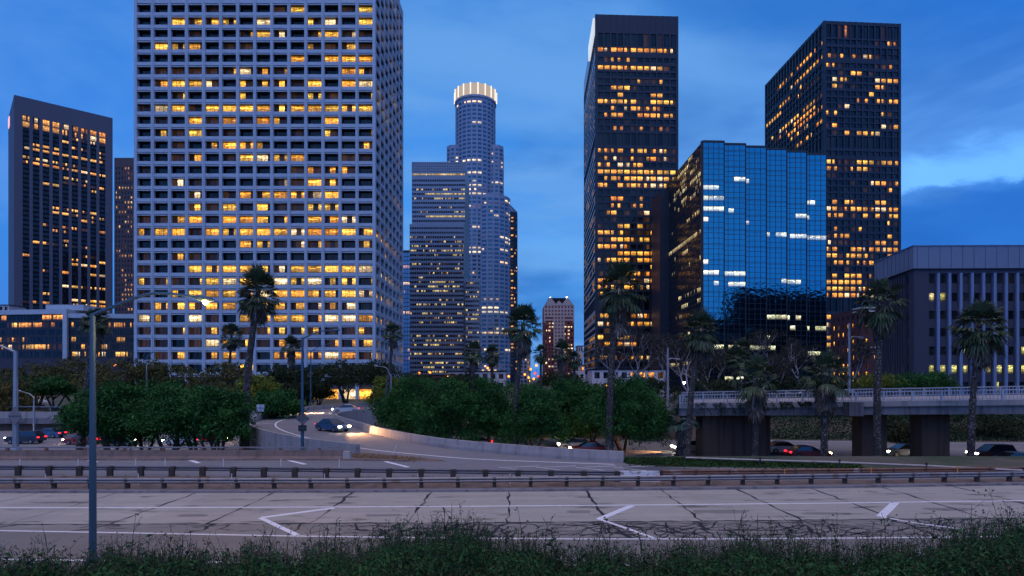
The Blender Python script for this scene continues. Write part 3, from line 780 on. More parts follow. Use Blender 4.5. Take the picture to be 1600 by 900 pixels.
for i in range(18):
    an = 2 * math.pi * i / 18; q = Vector((cx_ + 22.5 * math.cos(an), cy_ + 22.5 * math.sin(an)))
    mb = MB(); mb.tube([(q.x, q.y, zc0 + .3), (q.x, q.y, zc1 - .2)], .75, 6); mb.build('crown_flute', M['crown_w'], us)
mb = MB(); mb.prism(ring(cx_, cy_, 22.2, 32), zc0 - 2.2, zc0 - .05); mb.build('crown_base', M['cyl'], us)
mb = MB(); mb.tube([(cx_ - 9, cy_ - 12, zc1 + 2.4), (cx_ + 4, cy_ - 12, zc1 + .9)], .35, 5); mb.tube([(cx_ - 2, cy_ - 12, zc1 - .1), (cx_ - 2, cy_ - 12, zc1 + 1.7)], .3, 5); mb.build('roof_crane', M['mull'], us)

# ---- tower with steel bands
D = 420.0
bd = empty('banded_tower', (P(690, 0, D).x, D, 0), 'stepped office tower with steel and dark glass bands, in front of the round tower', 'tower')
mb = MB(); W = Wins(); mbc = MB(); pitch = 7.02
def band_vol(x0, x1, ytop, d, depth, seed, cols, special=None, ybase=None):
    poly = rect(P(x0, 0, d).x, d, P(x1, 0, d).x, d + depth); zt = ZY(ytop, d)
    mbc.prism(inset(poly, .4), ZB, zt - .3); ph = pitch / F * D
    rows = []; rr = rnd_rows(80, cols, seed, .45, .35)
    first = 4 if special else 1
    for i in range(70):
        z1 = ZY(ytop + pitch * (i + first - .3), d) if not special or i else ZY(271, d)
        if special and i: z1 = ZY(280.5 + (i - 1) * pitch, d)
        if z1 < 4: break
        s_ = rr[i]
        if special and i in (0, 4, 9): s_ = ('3' if i == 0 else '23')[0:1] * cols if i == 0 else '0' * (cols // 4) + '3' * (cols - cols // 4)
        rows.append((z1 - ph * .47, z1, s_))
    for k in (0, 1, 3):
        fr = frame(poly[k], poly[(k + 1) % 4]); facade(mb, W, fr, cols, [(q[0], q[1], q[2] if k != 3 else None) for q in rows], .01, .25, -.3, -.02, 0, zt, ZB, part=(k == 0))
    mb.fbox(frame(poly[2], poly[3]), .1, poly[1].x - poly[0].x - .1, ZB, zt - .02, -.35, 0)
band_vol(643.5, 727, 253, 422, 40, 51, 24, special=True)
band_vol(640, 725, 350, 412, 9.6, 52, 24)
band_vol(727.2, 749, 436, 404, 22, 53, 6)
mbc.build('core', M['dark_core'], bd); mb.build('steel_bands', M['band'], bd); W.emit(bd, [M['win_band'], M['mull']])
mb = MB(); f = frame((P(643.5, 0, 422).x, 422), (P(727, 0, 422).x, 422))
for i in range(25): mb.fbox(f, f['L'] * i / 24 - .08, f['L'] * i / 24 + .08, ZY(269, 422), ZY(253, 422), .01, .12)
for i in range(4): mb.fbox(f, 0, f['L'], ZY(268 - 4 * i, 422), ZY(268 - 4 * i, 422) + .15, .01, .10)
mb.build('top_grid', M['mull'], bd)
mb = MB(); mb.tube([(P(684, 0, 430).x, 430, ZY(253, 422)), (P(684, 0, 430).x, 430, ZY(253, 422) + 1.2)], .8, 8); mb.build('beacon', M['redlamp'], bd)

# ---- blue glass slab right behind the gridded tower
poly = rect(P(618, 0, 470).x, 470, P(640.5, 0, 470).x, 500); zt = ZY(391, 470)
gb = empty('glass_building', (poly[0].x, 470, 0), 'narrow blue glass building in the gap right of the gridded tower', 'building')
mb = MB(); mb.prism(inset(poly, .3), ZB, zt - .2); mb.build('core', M['dark_core'], gb)
mb = MB(); W = Wins(); rr = rnd_rows(40, 6, 61, .25); rows = [(zt - 2 - 3.4 * i - 2.9, zt - 2 - 3.4 * i, rr[i]) for i in range(30)]
for k in (0, 1): facade(mb, W, frame(poly[k], poly[k + 1]), 6, rows, .1, .2, -.2, 0, -.05, zt, ZB, part=(k == 0))
mb.build('mullion_grid', M['mull'], gb); W.emit(gb, [winmat('narrow_glass', npane=2, gain=.8, glass=(.05, .12, .20), metal=.9), M['mull']])

# ---- slim dark tower right of the round tower
D = 640
poly = [Vector((P(788, 0, D).x, D)), Vector((P(803, 0, D).x, D)), Vector((P(808.5, 0, D).x, D + 6)), Vector((P(809, 0, D).x, D + 30)), Vector((P(788, 0, D).x, D + 30))]
dt = empty('dark_tower', (poly[0].x, D, 0), 'slim dark tower with curved top corner, tucked behind the round tower', 'tower')
zt = ZY(332, D); mb = MB(); mb.prism(inset(poly, .4), ZB, zt); mb.build('core', M['dark_core'], dt)
mb = MB(); W = Wins(); rr = rnd_rows(80, 3, 71, .7, .5); rows = [(zt - 1 - 3.9 * i - 2.2, zt - 1 - 3.9 * i, rr[i]) for i in range(46)]
facade(mb, W, frame(poly[0], poly[1]), 3, rows, .3, .8, -.3, 0, -.1, zt + 1, ZB); facade(mb, W, frame(poly[1], poly[2]), 2, rows, .2, .8, -.3, 0, -.1, zt + 1, ZB); facade(mb, W, frame(poly[2], poly[3]), 5, rows, .2, .8, -.3, 0, -.1, zt + 1, ZB)
mb.build('dark_cladding', M['arco'], dt); W.emit(dt, [M['win_arco'], M['mull']])
mb = MB(); top = [Vector((p.x * 1.0, p.y)) for p in poly]; z0 = zt + 1.01
for i in range(5): mb.prism([Vector((q.x - max(0, (q.x - poly[0].x)) * .13 * i, q.y)) for q in inset(poly, .1)], z0 + 1.9 * i, z0 + 1.9 * (i + 1) - .001)
mb.build('curved_top', M['band'], dt)

# ---- gabled brick tower far down the street
D = 520
xa, xb, zt = P(850, 0, D).x, P(897, 0, D).x, ZY(478, D)
ga = empty('gabled_tower', ((xa + xb) / 2, D, 0), 'small red brick and cream tower with steep dark gabled roof behind the street', 'tower')
poly = rect(xa, D, xb, D + 27); wd = xb - xa
mb = MB(); W = Wins(); fr = frame(poly[0], poly[1]); fs = frame(poly[1], poly[2]); fl_ = frame(poly[3], poly[0])
mb.prism(inset(poly, .35), ZB, zt - .1, 0)
rr = rnd_rows(30, 9, 83, .9, .5); rows = [(zt - 2 - 3.25 * i - 1.7, zt - 2 - 3.25 * i, ['133313331', '233333332', '011333110'][i] if i < 3 else rr[i]) for i in range(26)]
facade(mb, W, fr, 9, rows, .5, 1.3, -.2, 0, -.02, zt, ZB, mi=0)
facade(mb, W, fs, 8, rows, .5, 1.3, -.2, 0, -.02, zt, ZB, mi=0); facade(mb, W, fl_, 8, rows, .5, 1.3, -.2, 0, -.02, zt, ZB, mi=0)
mb.build('brick_body', M['brick'], ga); 
mb = MB()
# cream centre bay, cream top storeys and gables
for i in range(10):
    u = .5 + (wd - 1) / 9 * i
    if 3 <= i <= 6: mb.fbox(fr, u - .67, u + .67, 25, zt + .3, -.18, .25)
    else: mb.fbox(fr, u - .67, u + .67, zt - 13 - (2 if i in (0, 9) else -3 + 0), zt + .2, -.18, .2)
for i in range(5): mb.fbox(fr, .1, wd - .1, zt - .3 - 3.25 * i, zt - .3 - 3.25 * i + 1.55 - (.02 if i else 1.3), -.18, .17)
for i in range(5, 19): mb.fbox(fr, .5 + (wd - 1) / 3, .5 + (wd - 1) * 2 / 3, zt - .3 - 3.25 * i, zt - .3 - 3.25 * i + 1.55, -.18, .17)
def gable(mb, xc, y0, hw, zb, zh, th, mi=0):
    mb.hexa([(xc - hw, y0, zb), (xc + hw, y0, zb), (xc + hw, y0 + th, zb), (xc - hw, y0 + th, zb), (xc - .3, y0, zb + zh), (xc + .3, y0, zb + zh), (xc + .3, y0 + th, zb + zh), (xc - .3, y0 + th, zb + zh)], mi)
gable(mb, xa + wd * .22, D - .3, wd * .22, zt + .3, 7.3, 1.0); gable(mb, xb - wd * .22, D - .3, wd * .22, zt + .3, 7.3, 1.0); gable(mb, (xa + xb) / 2, D - .35, wd * .16, zt + .35, 4.2, 1.0)
mb.build('cream_gables', M['cream'], ga)
mb = MB(); zr = zt + .4; yy0 = D + .72
mb.hexa([(xa + .3, yy0, zr), (xb - .3, yy0, zr), (xb - .3, D + 26, zr), (xa + .3, D + 26, zr), (xa + wd * .18, yy0 + 4, zr + 7.4), (xb - wd * .18, yy0 + 4, zr + 7.4), (xb - wd * .18, D + 22, zr + 7.4), (xa + wd * .18, D + 22, zr + 7.4)])
mb.build('roof', M['roof_dark'], ga)
W.emit(ga, [winmat('gable_glass', npane=2, gain=1.5, lo=(1, .6, .25), hi=(1, .85, .6)), M['mull']])
mb = MB(); mb.tube([(xb - 6, D + 5, zr + 7.4), (xb - 6, D + 5, zr + 8.6)], .7, 6); mb.tube([(xa + 6, D + 5, zr + 7.4), (xa + 6, D + 5, zr + 8.2)], .4, 6); mb.build('roof_light', emat('rooflight', (1, .8, .6), 2), ga)

# ---- the two dark twin towers
def twin(name_lbl, c0, c1, cl, dl, ytop, d0, d1, rows_px, leftseed, cols_l, side_pale=False, tall=(), topblank=None):
    a, b, l = P(c0, 0, d0), P(c1, 0, d1), P(cl, 0, dl)
    root = empty('dark_tower', (a.x, a.y, 0), name_lbl, 'tower')
    dv = Vector((l.x - a.x, l.y - a.y))
    poly = [Vector((a.x, a.y)), Vector((b.x, b.y)), Vector((b.x, b.y)) + dv, Vector((l.x, l.y))]
    zt = ZY(ytop, d0); mb = MB(); mb.prism(inset(poly, .8), ZB, zt - .3); mb.build('core', M['dark_core'], root)
    rows = []
    for q in rows_px:
        y_, s_ = q[0], q[1]; hh = q[2] if len(q) > 2 else 7.2
        rows.append((ZY(y_ + hh / 2, d0), ZY(y_ - hh / 2, d0), s_))
    mb = MB(); W = Wins()
    fr = frame(poly[0], poly[1]); facade(mb, W, fr, 12, rows, 1.2, .75, -.55, 0, -.12, zt, ZB)
    fl_ = frame(poly[3], poly[0]); rl = rnd_rows(len(rows), cols_l, leftseed, .42, .7)
    talls = [i for i, q in enumerate(rows_px) if len(q) > 2]
    rows2 = [(q[0], q[1], None if i in talls else rl[i]) for i, q in enumerate(rows)]
    facade(mb, W, fl_, cols_l, rows2, 1.2, .75, -.55, 0 if not side_pale else -.3, -.12, zt, ZB, smi=1 if side_pale else 0)
    f3 = frame(poly[1], poly[2]); facade(mb, W, f3, cols_l, [(q[0], q[1], None) for q in rows], 1.2, .75, -.55, 0, -.12, zt, ZB, part=False)
    f4 = frame(poly[2], poly[3]); mb.fbox(f4, .1, f4['L'] - .1, ZB, zt - .01, -.6, 0)
    mb.build('granite_grid', [M['arco'], M['arco_side']], root); W.emit(root, [M['win_arco'], M['mull']])
    mb = MB(); uu = fr['L']
    mb.fbox(fr, uu * .6, uu * .86, zt + 1.0, zt + 1.25, -8, -7.7); mb.fbox(fr, uu * .6, uu * .6 + .3, zt - .2, zt + 1.6, -8, -7.7); mb.fbox(fr, uu * .86 - .3, uu * .86, zt - .2, zt + 1.6, -8, -7.7)
    mb.build('roof_rail', M['mull'], root)
    return root, poly, fr, zt
N12 = '000000000000'
an_rows = [(61, '000000010100', 20), (76.5, '333333333311'), (92, '012222000000'), (104.5, '333333333310'), (115, N12), (125.5, '000001111100'), (136, '003332000000'), (147, '000300003300'),
 (157.5, '233311113333'), (168, '002033222200'), (178.5, '023300333333'), (189, '000010000000'), (199.5, '001101101110'), (216.5, N12, 19),
 (234.5, '122302332221'), (246.7, '111111112111'), (256.7, '220212300000'), (267.7, '333333332333'), (278, '023333333330'), (288.7, '320333333330'), (299, N12), (309.7, '002300100000'),
 (320.6, '002201300110'), (331.8, '022010111000'), (342, '001000010000'), (352.8, '200320211230'), (363, '333222222330'), (373.8, '223322222230'), (384.8, '333210010030'), (395.5, '002333333330'),
 (406, '333332333330'), (416.7, '003300003300'), (427.3, '203323322230'), (438.2, '222222233300'), (448.4, '222222222200'), (459, '300000000000'), (474.5, N12, 19),
 (493.3, '332332221130'), (506, '332222232030'), (516.7, '010010000000'), (527, '220232000000'), (537.8, '222233000000'), (548, N12), (559, '222222222000'), (569.5, N12), (580, '022223300030')]
rt, poly, fr, zt = twin('dark granite tower with blank top band and lit rows, left of the blue glass block', 930, 1060, 912, 405, 22, 328, 330, an_rows, 91, 19, side_pale=True)
mb = MB(); f3 = frame(poly[3], poly[0]); mb.fbox(f3, f3['L'] * .60, f3['L'] - 2, zt - 10, zt - 1, .05, 1.1, 0); mb.build('sign_band', emat('sign_edge', (.8, .9, 1), .14), rt)
as_rows = [(47.5, '001100000100', 20), (64, '000000001011'), (77, N12, 9), (85.8, '221022221010'), (100.7, '321000001110'), (112.4, '001033010000'), (122.7, '032100003333'), (133.2, '032010003300'), (144.7, '000000030000'),
 (155, '000001303323'), (164.7, '002300000000'), (175.3, '110000000110'), (186, N12), (195, '130000000323'), (206.3, '010303333000'), (221, N12, 18),
 (238.5, '000000000000'), (252, '321112332333'), (262.5, '321113311000'), (273, '110000000000'), (284.4, '000010022211'), (294.8, '000000100020'), (305.2, '000000000100'), (315, '010320203310'), (325.5, '332333333333'),
 (335.8, '322110312122'), (347, '000000000011'), (357, '010023200000'), (368, '222300000030'), (378.4, '111111112211'), (388.8, '220023233333'), (399, '332333210020'), (409.8, '133211230000'), (420, '000100000000'),
 (430.6, '330333220000'), (440.6, '333333220000'), (451, '333333330000'), (461, '333333330000'), (476, N12, 20), (495.4, '332111220000'), (507.6, '212110000000'), (518, '133333000000'), (528, '223000000000'), (539, '133030000000'), (549.4, '233333000000'), (560, N12), (571, '222000000000')]
twin('dark granite tower with a long window side, behind the blue glass block', 1287, 1408, 1195, 408, 32, 334, 337, as_rows, 92, 19)

# ---- blue mirror glass block
D = 250.0
bl = empty('glass_office_block', (P(1180, 0, D).x, D, 0), 'stepped blue mirror glass office block between the two dark towers', 'office block')
xe = [1098.5, 1132, 1165.5, 1198, 1230, 1261, 1292]
tops = [221, 225, 229, 232.5, 236.5, 240.5]
pts = []; fr_list = []
dd = [D * 369 / (590 - t) for t in tops]
mbm = MB(); W = Wins(); mbc = MB(); zt = ZY(221, D)
lits = {}
def L_(k, r, s_): lits[(k, r)] = s_
for k, r, s_ in ((0, 8, '3330'), (0, 10, '3333'), (0, 12, '3333'), (1, 12, '2300'), (1, 6, '0033'), (2, 6, '3330'), (0, 14, '1012'), (0, 16, '0020'), (1, 24, '3333'), (0, 24, '3330'), (1, 26, '3333'), (0, 26, '0030'), (0, 22, '2200'),
                 (3, 16, '3333'), (4, 16, '3333'), (5, 16, '3333'), (4, 12, '0033'), (5, 12, '3000'), (2, 14, '1000'), (3, 9, '0100'), (4, 7, '0100'), (5, 9, '2200'), (3, 25, '2003'), (4, 25, '2230'),
                 (3, 32, '3333'), (4, 32, '3330'), (5, 34, '3333'), (4, 34, '0300'), (0, 38, '3333'), (1, 38, '3330'), (2, 38, '0333'), (3, 38, '3200'), (5, 39, '3330'), (3, 36, '3000'), (4, 36, '0300'), (2, 44, '0300'), (1, 44, '3333'), (4, 47, '3333'), (3, 47, '3333'), (5, 47, '3330'), (0, 47, '3330')):
    L_(k, r, s_)
rh = (ZY(235, D) - ZY(300, D)) / 9.0 * 1.15
yprev = None
for k in range(6):
    a, b = P(xe[k], 0, dd[k]), P(xe[k + 1], 0, dd[k])
    if k: a.x = xr_ + .05
    b = Vector((b.x, dd[k] + .4))
    fr = frame((a.x, a.y), (b.x, b.y)); nrow = int((zt + 3) / rh)
    for r in range(nrow):
        z1 = zt - .4 - r * rh
        for c in range(4):
            u0 = fr['L'] * c / 4; W.add(fr, u0 + .05, u0 + fr['L'] / 4 - .02, z1 - rh + .06, z1, 0, c + 5 * k, 300 - r, rowlit(lits.get((k, r)), c), 0, True)
    for c in range(5): mbm.fbox(fr, fr['L'] * c / 4 - (.08 if c % 4 else .14), fr['L'] * c / 4 + (.08 if c % 4 else .14), ZB, zt, -.1, .10 if c % 4 else .18)
    for r in range(nrow + 1):
        z1 = zt - .4 - r * rh; th = .14
        mbm.fbox(fr, 0, fr['L'], z1 - .08, z1 + .08, -.08, .06)
        if r % 3 == 1: mbm.fbox(fr, 0, fr['L'], z1 - .62, z1 - .50, -.08, .055)
    mbm.fbox(fr, 0, fr['L'], zt - .38, zt + .5, -.3, .2)
    xr_ = b.x
    mbc.box(a.x + .0, b.x - .01, max(a.y, b.y) + .2, 304, ZB, zt)
    if k: mbm.box(a.x - .15, a.x + .15, dd[k - 1] + .1, dd[k] + .1, ZB, zt + .3)
# long left side running back
a = P(1098.5, 0, D); bk = P(1042, 0, 305)
fl_ = frame((bk.x, bk.y), (a.x - .1, a.y)); rr = rnd_rows(60, 34, 97, .28, .75); nrow = int((zt + 3) / rh)
for r in range(nrow):
    z1 = zt - .4 - r * rh
    for c in range(34):
        u0 = fl_['L'] * c / 34; W.add(fl_, u0 + .05, u0 + fl_['L'] / 34 - .05, z1 - rh + .08, z1, .2, c + 60, 700 - r, rowlit(rr[r], c), 0, False)
    mbm.fbox(fl_, 0, fl_['L'], z1 - .1, z1 + .1, 0.0, .30)
for c in range(35): mbm.fbox(fl_, fl_['L'] * c / 34 - .1, fl_['L'] * c / 34 + .1, ZB, zt, 0.0, .33)
mbm.fbox(fl_, fl_['L'] - 1.6, fl_['L'] - .01, ZB, zt + .4, 0.0, .5)
mbc.build('core', M['dark_core'], bl); mbm.build('mullion_grid', M['mull'], bl)
W2 = Wins(); W2.w = [q for q in W.w if not q[10]]; W.w = [q for q in W.w if q[10]]
W.emit(bl, [M['blue_glass'], M['mull']])
mb = MB()
for q in W2.w: Wins.put(mb, q, 0)
tag(mb.build('side_window', [M['dark_glass'], M['mull']], bl), kind='stuff')
mb = MB(); x0_, x1_ = P(1031, 0, 300).x, P(1046, 0, 300).x; mb.box(x0_, x1_, 300, 318, ZB, ZY(298, 300)); mb.build('service_core', M['arco'], bl)

# ---- office building on the right
D = 122.0
ob = empty('office_building', (P(1428, 0, D).x, D, 0), 'grey five storey office building with pale vertical fins and metal parapet', 'office building')
a = P(1428, 0, D); l = P(1370, 0, 139); b = Vector((150, D - 1.0)); zt = ZY(385, D); zf = ZY(420, D)
poly = [Vector((a.x, a.y)), b, Vector((150, 150)), Vector((l.x + 22, 150)), Vector((l.x, l.y))]
mb = MB(); mb.prism(inset(poly, .5), ZB, zf); mb.build('core', M['dark_core'], ob)
mb = MB(); mb.prism(inset(poly, -.45), zf, zt); mb.build('metal_parapet', M['fascia'], ob)
fr = frame(poly[0], poly[1]); bay = 17.45 / F * D; um = 3.1; cols = int((fr['L'] - um - 1) / bay)
mb = MB(); mbF = MB(); W = Wins(); mj = MB()
yr = [(436, '0000000100'), (464, '330000000100'), (492, N12), (519, N12), (548, '00010000210'), (577, '323323332333')]
rows = [(ZY(y_ + 6.5, D), ZY(y_ - 6.5, D), s_) for y_, s_ in yr]
rr = ['0' * cols] * 6; rr[5] = '3' * cols
for r in range(6): rows[r] = (rows[r][0], rows[r][1], (rows[r][2] + rr[r][len(rows[r][2]):])[:cols])
rows.append((ZY(608, D), ZY(597, D), '0' * 6 + '3' + '0' * 30))
mb.fbox(fr, .02, um, ZB, zf - .01, -.55, 0)
prev = zf - .012
for zlo, zhi, _ in rows: mb.fbox(fr, um - .05, fr['L'] - .1, zhi, prev, -.55, -.30); prev = zlo
mb.fbox(fr, um - .05, fr['L'] - .1, ZB, prev, -.55, -.30); mb.fbox(fr, um - .03, fr['L'] - .12, zf - 1.0, zf - .02, -.5, -.01)
for c in range(cols + 1):
    u = um + c * bay
    mb.fbox(fr, u - .12, u + .25, ZB, zf - 1.0, -.55, -.25)
    mb.fbox(fr, u + 1.45, u + 1.72, ZB, zf - 1.0, -.55, -.22)
    mbF.fbox(fr, u + 1.72, u + 2.28, ZB, zf - .9, -.5, .12)
    for r, (zlo, zhi, s_) in enumerate(rows):
        W.add(fr, u + .25, u + 1.45, zlo, zhi, -.5, c, 90 - r, rowlit(s_, c), 0, True)
fs = frame(poly[4], poly[0]); ns = 13; bs = (fs['L'] - 3) / ns
mb.fbox(fs, fs['L'] - 2.2, fs['L'] - .02, ZB, zf - .01, -.55, .0)
for zlo, zhi, _ in rows: pass
mb.fbox(fs, .1, fs['L'] - 2.2, ZB, zf - .02, -.6, -.35)
for c in range(ns):
    u = .3 + c * bs; mb.fbox(fs, u, u + .45, ZB, zf - .9, -.5, .35)
    for r, (zlo, zhi, s_) in enumerate(rows[:6]): W.add(fs, u + .55, u + bs - .1, zlo, zhi, -.33, c, 60 - r, 3 if (r == 5 and c > 4 and c % 2) else 0, 0, True)
mb.build('wall', M['office'], ob); mbF.build('facade_fins', M['fin'], ob); W.emit(ob, [M['win_office'], M['mull']])
mb = MB()
f_o = frame(inset(poly, -.45)[0], inset(poly, -.45)[1])
for i in range(30): mb.fbox(f_o, .9 + i * bay * 1.0, .95 + i * bay, zf + .02, zt - .02, .0, .03)
f_o = frame(inset(poly, -.45)[4], inset(poly, -.45)[0])
for i in range(10): mb.fbox(f_o, 1 + i * 1.9, 1.05 + i * 1.9, zf + .02, zt - .02, .0, .03)
mb.build('panel_joints', M['mull'], ob)
mb = MB(); mb.prism(inset(poly, -.6), zt + .001, zt + .12); mb.build('parapet_cap', M['fin'], ob)

# ---- red brick hotel block showing between
D = 210; x0_, x1_ = P(1346, 0, D).x, P(1380, 0, D).x
hb = empty('brick_building', (x0_, D, 0), 'old red brick building with pale cornices left of the grey office building', 'building')
poly = rect(x0_, D, x1_ + 12, D + 20); zt = ZY(482, D); mb = MB(); W = Wins()
mbc = MB(); mbc.prism(inset(poly, .3), ZB, zt - .2); mbc.build('core', M['dark_core'], hb)
rr = rnd_rows(10, 6, 15, .9, .3); rows = [(zt - 2 - i * 3 - 1.7, zt - 2 - i * 3, rr[i]) for i in range(9)]
for k in (0, 3): facade(mb, W, frame(poly[k], poly[(k + 1) % 4]), 6, rows, .6, 1.9, -.2, 0, -.02, zt, ZB, part=(k == 0))
mb.build('brick_body', pmat('dark_brick', (.075, .035, .040), .9, .2, .3), hb); W.emit(hb, [M['win_arco'], M['mull']])
mb = MB()
for z_ in (zt - 1.2, zt - 14.4, zt): mb.box(x0_ - .4, x1_ + 12, D - .4, D + 5, z_, z_ + .5)
mb.build('cornice', M['cream'], hb)

# ---- small buildings in the street gap
def small_block(x0, x1, ytop, d, mat, label, rows_n=3, seed=1, p=.5, depth=12, roof=None, cols=None):
    X0, X1 = P(x0, 0, d).x, P(x1, 0, d).x; poly = rect(X0, d, X1, d + depth); zt = ZY(ytop, d)
    root = empty('street_building', (X0, d, 0), label, 'building')
    mbc = MB(); mbc.prism(inset(poly, .3), ZB, zt - .2); mbc.build('core', M['dark_core'], root)
    mb = MB(); W = Wins(); cols = cols or max(2, int((X1 - X0) / 3)); h = max(2.6, (zt - 1) / max(rows_n, 1)); rr = rnd_rows(rows_n, cols, seed, p, .4)
    rows = [(zt - .8 - i * h - h * .55, zt - .8 - i * h, rr[i]) for i in range(rows_n)]
    for k in (0, 1, 3): facade(mb, W, frame(poly[k], poly[(k + 1) % 4]), cols, rows, .2, (X1 - X0) / cols * .4, -.2, 0, -.03, zt, ZB, part=(k == 0))
    mb.build('wall', mat, root); W.emit(root, [M['win_arco'], M['mull']], 30)
    mb = MB(); mb.box(X0 - .3, X1 + .3, d - .3, d + depth + .3, zt + .002, zt + .4); mb.build('roof', roof or M['roof_dark'], root)
    return root
small_block(897, 914, 571, 300, M['cream'], 'pale low street building beside the foot of the dark tower', 3, 3, .3)
small_block(903, 911, 541, 330, M['cream'], 'narrow pale building with an orange glow next to the dark tower', 6, 4, .2)
small_block(812, 824, 520, 420, M['cyl'], 'pale narrow street building behind the largest middle palm', 16, 5, .9)
small_block(824, 829, 541, 480, M['cream'], 'small far pale building at the end of the street', 8, 6, .6)
small_block(700, 790, 581, 240, M['cream'], 'low cream plaza building behind the green trees below the round tower', 2, 7, .3)
small_block(648, 694, 587, 230, M['brick'], 'low dark red plaza building with warm lights below the banded tower', 2, 8, .9)
small_block(925, 1040, 578, 200, M['cream'], 'low pale building behind the bare trees under the dark tower', 2, 9, .8)
small_block(-60, 14, 477, 340, M['cream'], 'small rooftop storey with a red beacon far left behind the podium', 10, 10, .3)
# dark low offices across the road behind the camera; their reflection shows in the blue glass
def behind(x0, x1, y0, z, label):
    root = empty('office_block', ((x0 + x1) / 2, y0, 0), label, 'building')
    mb = MB(); mb.box(x0, x1, y0 - 25, y0, -3, z); mb.build('wall', M['arco'], root)
    mb = MB(); mb.box(x0 + 5, x1 - 8, y0 - 20, y0 - 5, z + .01, z + 4); mb.build('roof_plant', M['arco'], root)
behind(250, 380, -60, 92, 'dark office block standing behind the camera, right')
behind(120, 248, -80, 66, 'dark lower office block standing behind the camera, left')

# ================================================================== OVERPASS, WALLS
def wall_thing(name, mb, mat, label, cat, **k): return tag(mb.build(name, mat), label, cat)
ov = empty('overpass', (45, 72, 0), 'concrete overpass with white railing crossing above the freeway and palms', 'overpass')
A0, A1 = Vector((20.6, 63.8, 0)), Vector((48.9, 54.5, 0)); dirv = (A1 - A0).normalized(); nrm = Vector((-dirv.y, dirv.x, 0))  # away from camera
def ovp(t, off, z): q = A0 + dirv * t + nrm * off; return Vector((q.x, q.y, z))
Lov = (A1 - A0).length
def zdeck(t): return 2.90 + (3.70 - 2.90) * t / Lov      # deck surface under the railing
TS = [-2 + i * 2.0 for i in range(46)]
def ov_strip(mb, o0, o1, zlo, zhi):
    prev = None
    for t0, t1 in zip(TS, TS[1:]):
        mb.hexa([ovp(t0, o0, zdeck(t0) + zlo), ovp(t1, o0, zdeck(t1) + zlo), ovp(t1, o1, zdeck(t1) + zlo), ovp(t0, o1, zdeck(t0) + zlo),
                 ovp(t0, o0, zdeck(t0) + zhi), ovp(t1, o0, zdeck(t1) + zhi), ovp(t1, o1, zdeck(t1) + zhi), ovp(t0, o1, zdeck(t0) + zhi)])
def ov_solid(mb, o0, o1, zlo, zhi):
    a, b = TS[0], TS[-1]
    mb.hexa([ovp(a, o0, zdeck(a) + zlo), ovp(b, o0, zdeck(b) + zlo), ovp(b, o1, zdeck(b) + zlo), ovp(a, o1, zdeck(a) + zlo),
             ovp(a, o0, zdeck(a) + zhi), ovp(b, o0, zdeck(b) + zhi), ovp(b, o1, zdeck(b) + zhi), ovp(a, o1, zdeck(a) + zhi)])
mb = MB(); ov_solid(mb, 0.25, 13, -.95, -.12); mb.build('girder', M['conc_dark'], ov)
mb = MB(); ov_solid(mb, 0, 13.3, -.10, .42); mb.build('deck_edge', M['concrete'], ov)
def railing(off):
    mb = MB()
    for (z0, z1, w_) in ((1.32, 1.44, .07), (.98, 1.04, .04), (.52, .58, .04)): ov_solid(mb, off - w_, off + w_, z0, z1)
    t = TS[0]; i = 0
    while t < TS[-1]:
        z = zdeck(t); w_ = .09 if i % 8 == 0 else .025
        mb.hexa([ovp(t, off - w_ - .001, z + .42), ovp(t + 2 * w_, off - w_ - .001, z + .42), ovp(t + 2 * w_, off + w_, z + .42), ovp(t, off + w_, z + .42),
                 ovp(t, off - w_ - .001, z + 1.315), ovp(t + 2 * w_, off - w_ - .001, z + 1.315), ovp(t + 2 * w_, off + w_, z + 1.315), ovp(t, off + w_, z + 1.315)])
        t += .31; i += 1
    return mb
railing(.25).build('railing', pmat('pale_railing', (.36, .36, .41), .5, .1, 1), ov); railing(12.9).build('railing', M['pole_g'], ov)
def pier_box(x0, x1, d0, d1, ztop, z0=-3.3):
    mb = MB(); mb.box(x0, x1, d0, d1, z0, ztop); return mb
def px_at(px, d): return (px - CX) / F * d
def pier(pxa, pxb, d, dd_, ztop=None):
    # the side face towards the camera's axis is what the photo shows as the broad face
    xa, xb = px_at(pxa, d), px_at(pxb, d); mb = MB(); mb.box(xa, xb, d, d + dd_, -3.3, ztop); return mb
def tz(x): # underside of girder above x
    t = (x - A0.x) / dirv.x; return zdeck(t) - .93
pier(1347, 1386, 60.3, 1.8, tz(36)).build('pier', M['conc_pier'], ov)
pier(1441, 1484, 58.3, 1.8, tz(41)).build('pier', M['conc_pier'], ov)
mb = MB(); mb.box(px_at(1320, 59), px_at(1342, 59), 58.2, 59.6, 2.3, 3.7)
mb.build('pole_bracket', M['conc_dark'], ov)
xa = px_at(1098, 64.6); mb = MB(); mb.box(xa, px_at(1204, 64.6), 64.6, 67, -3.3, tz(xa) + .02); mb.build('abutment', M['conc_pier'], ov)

# brown retaining wall behind the freeway, centre right
mb = MB(); mb.sweep([Vector((10, 87.2, -3)), Vector((24, 86.2, -3)), Vector((36, 84.5, -3))], [(0, 0), (0, 3.6), (.6, 3.6), (.6, 0)])
wall_thing('retaining_wall', mb, M['concrete_br'], 'brown retaining wall beyond the freeway beside the overpass abutment', 'wall')
mb = MB(); mb.sweep([Vector((-22, 93, -3)), Vector((-8, 91.5, -3)), Vector((-1, 91, -3))], [(0, 0), (0, 2.0), (.6, 2.0), (.6, 0)])
wall_thing('retaining_wall', mb, M['concrete_br'], 'low brown wall inside the ramp curve beneath the green trees', 'wall')
